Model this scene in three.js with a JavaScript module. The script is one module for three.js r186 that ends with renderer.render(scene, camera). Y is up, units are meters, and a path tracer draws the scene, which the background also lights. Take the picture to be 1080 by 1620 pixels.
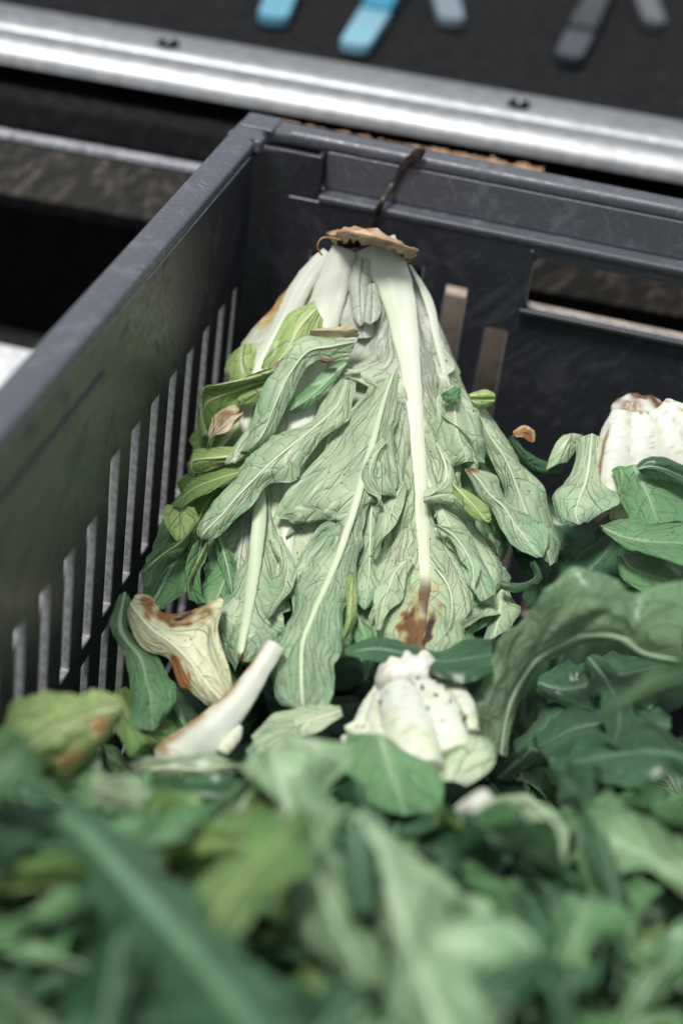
import * as THREE from 'three';
import { createNoise3D } from 'simplex-noise';
import { mergeGeometries, mergeVertices, toCreasedNormals } from 'three/addons/utils/BufferGeometryUtils.js';
import { RoundedBoxGeometry } from 'three/addons/geometries/RoundedBoxGeometry.js';

// ---------------------------------------------------------------- camera, sky, sun, exposure
const scene = new THREE.Scene();
const V = (x, y, z) => new THREE.Vector3(x, y, z);
const FOCAL = 2778.3, CX = 540, CY = 810;                 // photograph: 1080 x 1620
const camRight = V(0.96695692, 0.11922484, -0.22534364), camDown = V(0.21813044, -0.84443635, 0.48923038), camFwd = V(-0.13195995, -0.52221901, -0.84254014);
const EYE = V(0.16406855, 0.25494935, 0.6886439);
const camera = new THREE.PerspectiveCamera(2 * Math.atan(810 / FOCAL) * 180 / Math.PI, 2 / 3, 0.02, 60);
camera.position.copy(EYE);
camera.quaternion.setFromRotationMatrix(new THREE.Matrix4().makeBasis(camRight, camDown.clone().negate(), camFwd.clone().negate()));
camera.focus = 0.665; camera.userData.fStop = 4.3;
scene.add(camera);

const SW = 256, SH = 128, skyData = new Float32Array(SW * SH * 4);   // even overcast, a little brighter overhead
for (let j = 0; j < SH; j++) for (let i = 0; i < SW; i++) {
  const el = Math.sin(((j + 0.5) / SH - 0.5) * Math.PI), k = (j * SW + i) * 4;
  const b = 0.105 * (1 + 2 * Math.max(0, el));
  skyData[k] = b * 0.94; skyData[k + 1] = b * 1.0; skyData[k + 2] = b * 1.08; skyData[k + 3] = 1;
}
const sky = new THREE.DataTexture(skyData, SW, SH, THREE.RGBAFormat, THREE.FloatType);
sky.mapping = THREE.EquirectangularReflectionMapping; sky.magFilter = THREE.LinearFilter; sky.minFilter = THREE.LinearFilter; sky.needsUpdate = true;
scene.background = sky; scene.environment = sky;

const sun = new THREE.DirectionalLight(0xfffaf4, 1.5);
sun.position.set(-0.24, 1.6, 0.72); sun.target.position.set(0.12, -0.1, 0.15);
sun.castShadow = true; sun.shadow.radius = 30; sun.shadow.mapSize.set(2048, 2048);
Object.assign(sun.shadow.camera, { left: -0.8, right: 0.8, top: 0.8, bottom: -0.8, near: 0.1, far: 5 });
scene.add(sun, sun.target);

const renderer = new THREE.WebGLRenderer({ antialias: true });
renderer.toneMapping = THREE.LinearToneMapping; renderer.toneMappingExposure = 2.75;
renderer.shadowMap.enabled = true;

// ---------------------------------------------------------------- helpers
let seedState = 12345;
const rnd = () => { seedState |= 0; seedState = seedState + 0x6D2B79F5 | 0; let t = Math.imul(seedState ^ seedState >>> 15, 1 | seedState); t = t + Math.imul(t ^ t >>> 7, 61 | t) ^ t; return ((t ^ t >>> 14) >>> 0) / 4294967296; };
const rr = (a, b) => a + (b - a) * rnd();
const noise = createNoise3D(rnd);
const clamp = (x, a = 0, b = 1) => Math.min(b, Math.max(a, x));
const mix = (a, b, t) => a + (b - a) * t;
const sm = (a, b, x) => { const t = clamp((x - a) / (b - a)); return t * t * (3 - 2 * t); };
const mix3 = (a, b, t) => [mix(a[0], b[0], t), mix(a[1], b[1], t), mix(a[2], b[2], t)];
const taken = {};
const numbered = n => { taken[n] = (taken[n] || 0) + 1; return taken[n] === 1 ? n : n + '_' + String(taken[n] - 1).padStart(3, '0'); };
function mesh(name, geo, mat, parent) { const m = new THREE.Mesh(geo, mat); m.name = parent ? name : numbered(name); m.castShadow = m.receiveShadow = true; (parent || scene).add(m); return m; }
function tag(o, label, category, group) { Object.assign(o.userData, { label, category }); if (group) o.userData.group = group; return o; }
function thing(name, label, category, pos, group) { const g = new THREE.Group(); g.name = numbered(name); if (pos) g.position.copy(pos); scene.add(g); return tag(g, label, category, group); }
function structure(o) { o.userData.kind = 'structure'; return o; }
// a point of the place: along the sight line of a spot in the photograph, d metres deep; kept inside the crate's left and rear walls
function at(px, py, d, free) {
  const ray = camRight.clone().multiplyScalar((px - CX) / FOCAL).addScaledVector(camDown, (py - CY) / FOCAL).add(camFwd);
  let t = d;
  if (!free) {
    if (ray.x < 0) t = Math.min(t, (0.005 - EYE.x) / ray.x);
    t = Math.min(t, (0.005 - EYE.z) / ray.z);
  }
  return ray.multiplyScalar(t).add(EYE);
}
const SURF = [[590,385,.7],[520,400,.705],[660,400,.705],[450,480,.715],[600,600,.69],[430,600,.695],[720,600,.695],[620,800,.665],[450,800,.665],[340,700,.69],[340,850,.67],[800,750,.69],[860,880,.68],[650,950,.648],[490,1120,.622],[380,1000,.638],[290,1020,.638],[230,920,.655],[200,1000,.645],[640,1100,.602],[700,1200,.575],[360,1150,.612],[1020,680,.70],[930,760,.69],[1060,850,.66],[900,1000,.64],[950,1100,.615],[800,1180,.59],[100,1100,.55],[100,1300,.46],[500,1300,.48],[900,1300,.5],[300,1600,.37],[900,1600,.38],[600,1600,.37],[0,1600,.38],[1080,1600,.38],[1080,1200,.52],[1080,1000,.6]];
function depthOf(px, py) { let s = 0, w = 0; for (const [x, y, d] of SURF) { const k = Math.exp(-((x - px) ** 2 + (y - py) ** 2) / (2 * 95 * 95)) + 1e-9; s += k * d; w += k; } return s / w; }

// ---------------------------------------------------------------- textures
function voronoi(seed, n) {
  const pts = new Float32Array(n * n * 2); let s = seed;
  const r = () => { s = (s * 1664525 + 1013904223) >>> 0; return s / 4294967296; };
  for (let i = 0; i < pts.length; i++) pts[i] = r();
  return (x, y) => {
    const ix = Math.floor(x), iy = Math.floor(y); let a = 9, b = 9;
    for (let j = -1; j <= 1; j++) for (let i = -1; i <= 1; i++) {
      const cx = ix + i, cy = iy + j, k = ((((cy % n) + n) % n) * n + (((cx % n) + n) % n)) * 2;
      const dx = cx + pts[k] - x, dy = cy + pts[k + 1] - y, d = Math.sqrt(dx * dx + dy * dy);
      if (d < a) { b = a; a = d; } else if (d < b) b = d;
    }
    return b - a;
  };
}
function texture(w, h, data, srgb) {
  const t = new THREE.DataTexture(data, w, h, THREE.RGBAFormat, THREE.UnsignedByteType);
  t.magFilter = THREE.LinearFilter; t.minFilter = THREE.LinearMipmapLinearFilter; t.generateMipmaps = true; t.wrapS = t.wrapT = THREE.RepeatWrapping;
  if (srgb) t.colorSpace = THREE.SRGBColorSpace; t.needsUpdate = true; return t;
}
const VEINS = 9, SLANT = 2.1;
function leafTextures(seed, upper) {
  const W = 768, H = 1536, c = new Uint8Array(W * H * 4), b = new Uint8Array(W * H * 4);
  const big = voronoi(seed * 77 + 5, 64), small = voronoi(seed * 131 + 9, 128);
  const specks = []; for (let i = 0; i < 90; i++) specks.push([rr(-30, 30), rr(0, 190), rr(0.1, 0.42)]);
  const grid = {}; for (const s of specks) (grid[(Math.floor(s[0] / 4)) + '_' + Math.floor(s[1] / 4)] ||= []).push(s);
  for (let j = 0; j < H; j++) for (let i = 0; i < W; i++) {
    const t = (j + .5) / H, s = (i + .5) / W * 2 - 1, as = Math.abs(s), x = s * 32, y = t * 190;
    const wob = noise(x * .06, y * .06, seed) * 2.2, wob2 = noise(x * .2, y * .2, seed + 7) * .7;
    const warp = y - as * 20 + wob + wob2;
    const e1 = big((x + wob * .7) / 6.4, warp / 7.4), e2 = small((x + wob2) / 2.5, (warp + wob) / 2.7);
    const ph = VEINS * t - SLANT * as * (0.75 + .25 * as) + noise(x * .03, y * .03, seed + 20) * .35 + (s > 0 ? .43 : 0);
    const f = Math.abs(ph - Math.round(ph)) * 190 / VEINS;          // mm to the nearest side vein
    const sec = Math.exp(-((f / (.32 * (1.25 - as))) ** 2)), halo = Math.exp(-((f / 1.5) ** 2)) * (1 - as);
    const ter = 1 - sm(0.015, .06, e1), fine = 1 - sm(0.02, .1, e2);
    const seen = .35 + .65 * sm(-.45, .5, noise(x * .05, y * .04, seed + 30)); const blot = noise(x * .045, y * .035, seed + 3), grain = noise(x * 1.1, y * 1.1, seed + 4) * .5 + noise(x * 3, y * 3, seed + 5) * .5;
    let v, r, g, bl;
    if (!upper) {
      v = 0.93 + .06 * blot + .035 * grain; v *= 1 - .17 * ter * seen - .04 * fine * seen; v *= 1 - .42 * sec * seen; v *= 1 - .4 * Math.exp(-((x / .35) ** 2)); v += halo * .07;
      const dark = clamp(.3 * ter + .4 * sec + .1 * fine); r = v * (1 - .16 * dark); g = v; bl = v * (1 - .1 * dark);
    } else {
      v = 0.84 + .11 * blot + .05 * grain; v *= 1 - .2 * ter - .07 * fine; v = mix(v, 1.0, .45 * sec + .14 * halo);
      r = v; g = v; bl = v;
    }
    const cell = grid[Math.floor(x / 4) + '_' + Math.floor(y / 4)];
    if (cell) for (const q of cell) { const d = Math.hypot(q[0] - x, (q[1] - y)); if (d < q[2]) { const k = .3; r *= k; g *= k * .9; bl *= k * .8; } }
    const k = (j * W + i) * 4; c[k] = clamp(r) * 255; c[k + 1] = clamp(g) * 255; c[k + 2] = clamp(bl) * 255; c[k + 3] = 255;
    const hgt = .5 + .3 * (Math.sqrt(Math.min(1, e1 * 2.2)) - .5) + .05 * (Math.min(1, e2 * 3) - .5) - .22 * sec + .05 * grain;
    b[k] = b[k + 1] = b[k + 2] = clamp(hgt) * 255; b[k + 3] = 255;
  }
  return { map: texture(W, H, c, true), bumpMap: texture(W, H, b) };
}
function plasticTextures(seed, tint) {
  const W = 1024, H = 1024, L = new Float32Array(W * H).fill(0), c = new Uint8Array(W * H * 4), ro = new Uint8Array(W * H * 4);
  for (let k = 0; k < 520; k++) {                                         // scratches
    let x = rr(0, W), y = rr(0, H), a = rr(0, 6.28), n = rr(10, rnd() < .15 ? 220 : 60), s = rr(.15, .8), bend = rr(-.02, .02);
    for (let i = 0; i < n; i++) { x += Math.cos(a); y += Math.sin(a); a += bend; const q = (((y | 0) % H + H) % H) * W + (((x | 0) % W + W) % W); L[q] = Math.max(L[q], s * (noise(x * .08, y * .08, k) * .5 + .6)); }
  }
  for (let j = 0; j < H; j++) for (let i = 0; i < W; i++) {
    const a = i / W * 6.2832, b = j / H * 6.2832, n = (f, o) => noise(Math.cos(a) * f + o, Math.sin(a) * f + Math.cos(b) * f, Math.sin(b) * f + seed);
    const dust = sm(.1, .9, n(1.6, 3) * .6 + n(5, 9) * .5), spot = sm(.62, .8, n(22, 1)), gr = n(60, 5);
    const k = (j * W + i) * 4, l = L[j * W + i];
    const m = 1 + .45 * dust + .8 * spot + .15 * gr;
    for (let q = 0; q < 3; q++) { const lin = tint[q] * m + l * (tint[0] > .03 ? .22 : .09) + spot * dust * .02 * [1.2, 1, .7][q]; c[k + q] = clamp(Math.pow(lin, 1 / 2.2)) * 255; }
    c[k + 3] = 255; ro[k] = ro[k + 1] = ro[k + 2] = clamp(.42 + .25 * dust + .1 * n(9, 2) + .2 * l) * 255; ro[k + 3] = 255;
  }
  return { map: texture(W, H, c, true), roughnessMap: texture(W, H, ro) };
}
function grimeTexture(seed, stops, freq, rough) {                           // tones that follow noise: concrete, dirty steel, bark-like browns
  const W = 512, c = new Uint8Array(W * W * 4);
  for (let j = 0; j < W; j++) for (let i = 0; i < W; i++) {
    const a = i / W * 6.2832, b = j / W * 6.2832, n = (f, o) => noise(Math.cos(a) * f + o, Math.sin(a) * f + Math.cos(b) * f, Math.sin(b) * f + seed);
    const t = clamp(.5 + .4 * n(freq, 0) + .3 * n(freq * 3, 4) + .18 * n(freq * 10, 8)) * (stops.length - 1), q = Math.min(stops.length - 2, t | 0);
    const m = mix3(stops[q], stops[q + 1], t - q), k = (j * W + i) * 4, g = 1 + .12 * n(40, 2);
    for (let e = 0; e < 3; e++) c[k + e] = clamp(Math.pow(Math.max(0, m[e] * g), 1 / 2.2)) * 255; c[k + 3] = 255;
  }
  return texture(W, W, c, true);
}
const UNDER = [leafTextures(1, false), leafTextures(2, false)], UPPER = [leafTextures(3, true)];
const leafMat = (t, bump, coat, cr, tr) => new THREE.MeshPhysicalMaterial({ ...t, vertexColors: true, side: THREE.DoubleSide, roughness: 1, bumpScale: bump, transmission: tr, ior: 1.45, thickness: 0, clearcoat: coat, clearcoatRoughness: cr, specularIntensity: .5 });
const M = {
  under: [leafMat(UNDER[0], .0023, .5, .36, .16), leafMat(UNDER[1], .0023, .5, .36, .16)],
  smooth: [leafMat(UNDER[0], .0007, .45, .36, .12), leafMat(UNDER[1], .0007, .45, .36, .12)],
  upper: [leafMat(UPPER[0], .0012, .65, .32, .15), leafMat(UPPER[0], .0012, .65, .32, .15)],
  rib: new THREE.MeshPhysicalMaterial({ vertexColors: true, roughness: .55, clearcoat: .35, clearcoatRoughness: .35, side: THREE.DoubleSide }),
  flesh: new THREE.MeshPhysicalMaterial({ vertexColors: true, roughness: .5, clearcoat: .35, clearcoatRoughness: .35, side: THREE.DoubleSide }),
};

// ---------------------------------------------------------------- leaves
const cr1 = (a, b, c, d, t) => { const t2 = t * t, t3 = t2 * t; return .5 * (2 * b + (c - a) * t + (2 * a - 5 * b + 4 * c - d) * t2 + (3 * b - a - 3 * c + d) * t3); };
function along(P, u) {
  const n = P.length - 1, f = clamp(u) * n, i = Math.min(n - 1, Math.floor(f)), t = f - i;
  const a = P[Math.max(0, i - 1)], b = P[i], c = P[i + 1], d = P[Math.min(n, i + 2)];
  return V(cr1(a.x, b.x, c.x, d.x, t), cr1(a.y, b.y, c.y, d.y, t), cr1(a.z, b.z, c.z, d.z, t));
}
const PAL = {                                                            // linear colours: rib, blade near the base, blade near the tip
  pale: { rib: [.60, .67, .48], a: [.62, .70, .48], b: [.38, .53, .32] },
  white: { rib: [.53, .56, .465], a: [.56, .615, .48], b: [.52, .63, .42] },
  sage: { rib: [.46, .57, .39], a: [.55, .655, .43], b: [.27, .43, .26] },
  teal: { rib: [.40, .54, .36], a: [.33, .48, .28], b: [.225, .385, .205] },
  mid: { rib: [.29, .43, .26], a: [.195, .355, .165], b: [.11, .26, .11] },
  lime: { rib: [.56, .63, .32], a: [.45, .57, .22], b: [.29, .45, .14] },
  olive: { rib: [.36, .46, .18], a: [.24, .37, .10], b: [.13, .27, .075] },
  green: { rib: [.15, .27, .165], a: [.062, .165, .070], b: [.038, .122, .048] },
  yellow: { rib: [.62, .65, .42], a: [.74, .75, .49], b: [.68, .70, .44] },
  beige: { rib: [.66, .56, .38], a: [.66, .57, .39], b: [.62, .46, .26] },
};
const BROWN = [.21, .085, .025], DARKBROWN = [.05, .026, .014];
/* rows: [{L, M, R}] in metres; o: palette, lift etc. are already in the points.
   spots: [u, v, ru, rv, colour, edge]; nrm: towards which side the midrib stands proud */
function leaf(parent, rows, o) {
  const { pal = 'sage', nu = 54, nv = 30, pleat = .0011, ruffle = .0022, crumple = .002, bow = .1, seed = rr(0, 100), ribW = .0022, ribEnd = .12, upper = false, face = EYE, spots = [], name = 'leaf', rib = true, ribSpan = .16, eL = 0, eR = 0, white = 0, ribs = null, ribFlat = .45, ribTone = .82, jag = null } = o;
  const P = PAL[pal], L = rows.map(r => r.L), C = rows.map(r => r.M), R = rows.map(r => r.R), E = 1e-3;
  let len = 0; for (let i = 1; i < C.length; i++) len += C[i].distanceTo(C[i - 1]);
  const wide = Math.max(...rows.map(r => Math.max(r.L.distanceTo(r.M), r.R.distanceTo(r.M))));
  const sx = clamp(wide / .032, .12, 1), sy = clamp(len / .19, .08, 1), t0 = (1 - sy) * ((seed * 3.7) % 1);   // veins keep their real size
  const J = jag ?? (len > .06 ? .14 : .05), nLobe = Math.max(1, len / .021), lobe = (u, s) => { const f = ((u * nLobe + (s > 0 ? .5 : 0) + .25 * noise(u * nLobe * .6, s * 5, seed) + seed) % 1 + 1) % 1; return sm(0, .72, f) * (1 - sm(.78, 1, f)); };
  const pos = [], col = [], uv = [], idx = [], base = [], nor = [];
  for (let i = 0; i <= nu; i++) {
    const u = i / nu, m = along(C, u), l = along(L, u), r = along(R, u);
    l.lerp(m, J * (1 - lobe(u, -1))); r.lerp(m, J * (1 - lobe(u, 1)));
    const tan = along(C, Math.min(1, u + .02)).sub(along(C, Math.max(0, u - .02))).normalize();
    const side = r.clone().sub(l); if (side.lengthSq() < 1e-10) side.set(1, 0, 0);
    const n = tan.clone().cross(side).normalize(); if (n.dot(face.clone().sub(m)) < 0) n.negate();
    base.push(m); nor.push(n);
    const w = (l.distanceTo(m) + r.distanceTo(m)) / 2, taper = Math.sin(Math.PI * clamp(u * .96 + .02));
    for (let j = 0; j <= nv; j++) {
      const v = j / nv * 2 - 1, a = Math.abs(v), e = v < 0 ? l : r, ew = e.distanceTo(m);
      const p = m.clone().lerp(e, a);
      let h = bow * ew * (a * (1 - a)) * 2;
      const A = a * sx, ph = VEINS * (t0 + u * sy) - SLANT * A * (.75 + .25 * A) + (v > 0 ? .43 : 0) + .25 * noise(v * sx * 1.2, u * sy * 4, seed);
      h += pleat * 1.5 * Math.min(1, ew / .02) * (Math.pow(Math.abs(Math.sin(Math.PI * ph)), .7) - .6) * 2 * Math.pow(a, .6) * (1 - .45 * a) * taper * (white ? sm(.08, .42, u) : 1);
      h += ruffle * Math.pow(a, 2.4) * (noise(u * len * 30, v > 0 ? 3 : -3, seed) + .4 * noise(u * len * 75, v > 0 ? 8 : -8, seed)) * Math.min(1, ew / .012);
      h += crumple * noise(u * len * 18, v * wide * 28, seed + 40) * a + crumple * .35 * noise(u * len * 50, v * wide * 80, seed + 60) * Math.min(1, a * 2.2);
      h += (v < 0 ? eL : eR) * a * a * a;
      p.addScaledVector(n, h);
      const inpl = Math.pow(a, 3) * .0017 * Math.min(1, ew / .012) * (noise(u * len * 48, v > 0 ? 20 : -20, seed) + .4 * noise(u * len * 150, v > 0 ? 30 : -30, seed));
      p.addScaledVector(side.clone().normalize(), inpl * (v < 0 ? -1 : 1));
      pos.push(p.x, p.y, p.z); uv.push(.5 + v * .5 * sx, t0 + u * sy);
      // pigment: pale at the rib and the base, greener towards edge and tip
      const g = noise(p.x * 60, p.y * 60, p.z * 60 + seed) * .5 + .5, g2 = noise(p.x * 220, p.y * 220, p.z * 220 + seed);
      let c = mix3(P.a, P.b, clamp(u * .75 + a * .35 + (g - .5) * .5));
      if (white) c = mix3(c, PAL.white.rib, (1 - sm(white * .55, white, u + (g - .5) * .12)) * .9);
      const rs = ribSpan * (1.15 - u) * (rib ? 1 : .3);
      c = mix3(P.rib, c, sm(rs * .35, rs * 1.25, a + g2 * .02));
      const k = 1 + .10 * g2 * a; c = c.map(x => x * k);
      for (const [su, sv, ru, rv, bc = BROWN, ed = .5] of spots) {
        const dd = Math.hypot((u - su) / ru, (v - sv) / rv) + .42 * noise(p.x * 130, p.y * 130, p.z * 130 + 5) + .2 * g2;
        const q = 1 - sm(1 - ed, 1, dd); c = mix3(c, [.56, .47, .2], (1 - sm(.9, 1.3, dd)) * .75);
        if (q > 0) { const sp = noise(p.x * 120, p.y * 120, p.z * 120) * .6 + noise(v * 9, u * 4, seed) * .4; c = mix3(c, mix3(bc, [bc[0] * 1.8, bc[1] * 1.9, bc[2] * 2], clamp(.4 + sp * .5)), q); }
      }
      col.push(...c);
    }
  }
  for (let i = 0; i < nu; i++) for (let j = 0; j < nv; j++) { const a = i * (nv + 1) + j, b = a + nv + 1; idx.push(a, b, a + 1, b, b + 1, a + 1); }
  const g = new THREE.BufferGeometry();
  g.setAttribute('position', new THREE.Float32BufferAttribute(pos, 3)); g.setAttribute('uv', new THREE.Float32BufferAttribute(uv, 2)); g.setAttribute('color', new THREE.Float32BufferAttribute(col, 3));
  g.setIndex(idx); g.computeVertexNormals();
  const mats = upper ? M.upper : pal === 'white' ? M.smooth : M.under, lm = mesh(name, g, mats[(seed * 7 | 0) % 2], parent);
  if (rib) {
    const rp = [], rc = [], ri = [], K = ribs ? 22 : 8, n2 = Math.min(nu, 60);
    for (let i = 0; i <= n2; i++) {
      const u = i / n2, m = along(C, u), q = Math.round(u * nu), n = nor[q];
      const tan = along(C, Math.min(1, u + .02)).sub(along(C, Math.max(0, u - .02))).normalize(), s = tan.clone().cross(n).normalize();
      const w = (ribs ? mixList(ribs, u) : ribW * mix(1, ribEnd, Math.pow(u, .8))) * sm(1.0, .9, u) * (ribs ? 1 : mix(.35, 1, sm(0, .2, u)));
      for (let k = 0; k <= K; k++) {
        const a = k / K * Math.PI * 2, ca = Math.cos(a), sa = Math.sin(a);
        const p = m.clone().addScaledVector(s, ca * w * (1 + .06 * noise(u * 18, ca, seed))).addScaledVector(n, sa * Math.min(w * ribFlat, .0026) * (1 + (ribs ? .16 * Math.sin(ca * 15 + u * 3) : 0)) + .00005);
        rp.push(p.x, p.y, p.z);
        const gg = noise(p.x * 90, p.y * 90, p.z * 90), st = noise(ca * 6, u * 2, seed);
        let c = mix3(P.rib, P.a, clamp(.3 + .5 * u + .25 * gg + .4 * st)).map(x => x * ribTone); if (white) c = mix3(c, PAL.white.rib, (1 - sm(white * .6, white * 2.4, u)) * clamp(.72 + .6 * st));
        for (const [su, sv, ru, rv, bc = BROWN, ed = .5] of spots) { const dd = Math.hypot((u - su) / ru, sv / rv) + .3 * gg; c = mix3(c, bc, 1 - sm(1 - ed, 1, dd)); }
        rc.push(...c);
      }
    }
    for (let i = 0; i < n2; i++) for (let k = 0; k < K; k++) { const a = i * (K + 1) + k, b = a + K + 1; ri.push(a, a + 1, b, b, a + 1, b + 1); }
    const rg = new THREE.BufferGeometry(); rg.setAttribute('position', new THREE.Float32BufferAttribute(rp, 3)); rg.setAttribute('color', new THREE.Float32BufferAttribute(rc, 3)); rg.setIndex(ri); rg.computeVertexNormals();
    mesh('midrib', rg, M.rib, lm);
  }
  return lm;
}
// outline read off the photograph row by row (left edge, midrib, right edge), each point set at the pile's own depth there
function traced(parent, T, o = {}) {
  const { lift = 0, eL = -2.5, eR = -2.5, dl = [], d = null } = o;
  const rows = T.map((r, i) => {
    const f = i / (T.length - 1), q = dl.length ? mixList(dl, f) : 0;
    const D = (x, y, e) => at(x, y, (d ? mixList(d, f) : depthOf(x, y)) - (lift + q + e) / 1000);
    return { L: D(r[0], r[1], eL), M: D(r[2], r[3], 0), R: D(r[4], r[5], eR) };
  });
  return leaf(parent, rows, { ...o, eL: 0, eR: 0 });
}
const mixList = (a, f) => { const x = clamp(f) * (a.length - 1), i = Math.min(a.length - 2, x | 0); return a.length === 1 ? a[0] : mix(a[i], a[i + 1], x - i); };
// a leaf given by its midrib and its half widths, in photograph units
function strap(parent, S, o = {}) {
  const T = S.map(([x, y, wl, wr = wl], i) => {
    const a = S[Math.max(0, i - 1)], b = S[Math.min(S.length - 1, i + 1)], dx = b[0] - a[0], dy = b[1] - a[1], l = Math.hypot(dx, dy) || 1;
    return [x + dy / l * wl, y - dx / l * wl, x, y, x - dy / l * wr, y + dx / l * wr];
  });
  return traced(parent, T, o);
}
// a leaf that grows from a point in a direction, drooping and rolling as it goes; widths follow lobes
function grown(parent, start, dir, up, len, width, o = {}) {
  const n = 13, lobes = o.lobes ?? rr(2.5, 6), deep = o.deep ?? .15, ph = rr(0, 6.28), droop = o.droop ?? rr(-.5, .9), turn = rr(-.6, .6), roll = rr(-.6, .6);
  let p = start.clone(), d = dir.clone().normalize(), nn = up.clone().addScaledVector(d, -up.dot(d)).normalize();
  const rows = [];
  for (let i = 0; i < n; i++) {
    const u = i / (n - 1), s = d.clone().cross(nn).normalize();
    const w = width * (.16 + .84 * sm(.05, .5, u)) * Math.sqrt(Math.max(.01, 1 - Math.pow(u, 4.5)));
    const ml = 1 - deep * (.5 + .5 * Math.cos(lobes * 6.28 * u + ph)) * (1 - u * .6), mr = 1 - deep * (.5 + .5 * Math.cos(lobes * 6.28 * u + ph + 1.4)) * (1 - u * .6);
    const cup = o.cup ?? .25;
    rows.push({ M: p.clone(), L: p.clone().addScaledVector(s, -w * ml).addScaledVector(nn, w * ml * cup).addScaledVector(d, w * .25), R: p.clone().addScaledVector(s, w * mr).addScaledVector(nn, w * mr * cup).addScaledVector(d, w * .25) });
    p.addScaledVector(d, len / (n - 1));
    const ax = s; d.applyAxisAngle(ax, -droop / n); nn.applyAxisAngle(ax, -droop / n);
    d.applyAxisAngle(nn, turn / n); nn.applyAxisAngle(d, roll / n);
  }
  for (const r of rows) for (const k of ['L', 'M', 'R']) { r[k].x = clamp(r[k].x, .005, .365); r[k].z = clamp(r[k].z, .005, .56); r[k].y = Math.max(-.222, r[k].y); }
  if (o.check && !o.check(rows)) return null;
  return leaf(parent, rows, { nu: 34, nv: 16, pleat: .0016, ruffle: .005, crumple: .005, ...o });
}
// ---------------------------------------------------------------- the ground and the van behind
const boxUV = (g, s = 4) => {                                             // uv in metres times s, by the face's main direction
  const h = g.index ? g.toNonIndexed() : g, p = h.attributes.position, n = h.attributes.normal, uv = new Float32Array(p.count * 2);
  for (let i = 0; i < p.count; i++) {
    const a = Math.abs(n.getX(i)), b = Math.abs(n.getY(i)), c = Math.abs(n.getZ(i));
    const [u, v] = a > b && a > c ? [p.getZ(i), p.getY(i)] : b > c ? [p.getX(i), p.getZ(i)] : [p.getX(i), p.getY(i)];
    uv[2 * i] = u * s; uv[2 * i + 1] = v * s;
  }
  h.setAttribute('uv', new THREE.BufferAttribute(uv, 2)); return h;
};
const box = (x0, x1, y0, y1, z0, z1, r = .0008) => { const g = new RoundedBoxGeometry(x1 - x0, y1 - y0, z1 - z0, 2, Math.min(r, (x1 - x0) / 2.1, (y1 - y0) / 2.1, (z1 - z0) / 2.1)); g.translate((x0 + x1) / 2, (y0 + y1) / 2, (z0 + z1) / 2); return boxUV(g); };
const GROUND = -.236;
const groundGeo = new THREE.PlaneGeometry(16, 16, 1, 1); groundGeo.rotateX(-Math.PI / 2); groundGeo.translate(0, GROUND, 0);
structure(mesh('ground', boxUV(groundGeo, 1.5), new THREE.MeshStandardMaterial({ map: grimeTexture(11, [[.32, .33, .32], [.42, .43, .42], [.5, .5, .48]], 3), roughness: .9 })));

const van = thing('van_tail', 'black van loading sill with a bright aluminium edge trim behind the crate', 'van', V(0, -.022, -.110)); van.rotation.y = .054;
const alloy = new THREE.MeshStandardMaterial({ map: grimeTexture(21, [[.25, .26, .27], [.31, .32, .33], [.37, .38, .39]], 5), metalness: .75, roughness: .46 });
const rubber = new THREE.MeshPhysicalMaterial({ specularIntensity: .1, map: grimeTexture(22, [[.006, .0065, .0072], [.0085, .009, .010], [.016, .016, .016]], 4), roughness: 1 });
const dirtySteel = new THREE.MeshStandardMaterial({ map: grimeTexture(23, [[.010, .010, .010], [.02, .019, .017], [.045, .04, .032], [.16, .14, .11]], 5), roughness: .75 });
const rust = new THREE.MeshStandardMaterial({ map: grimeTexture(24, [[.10, .05, .025], [.34, .2, .11], [.52, .35, .22]], 7), roughness: .9 });
const paleEdge = new THREE.MeshStandardMaterial({ map: grimeTexture(25, [[.16, .17, .19], [.34, .35, .38], [.5, .51, .55]], 6), roughness: .6 });
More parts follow.
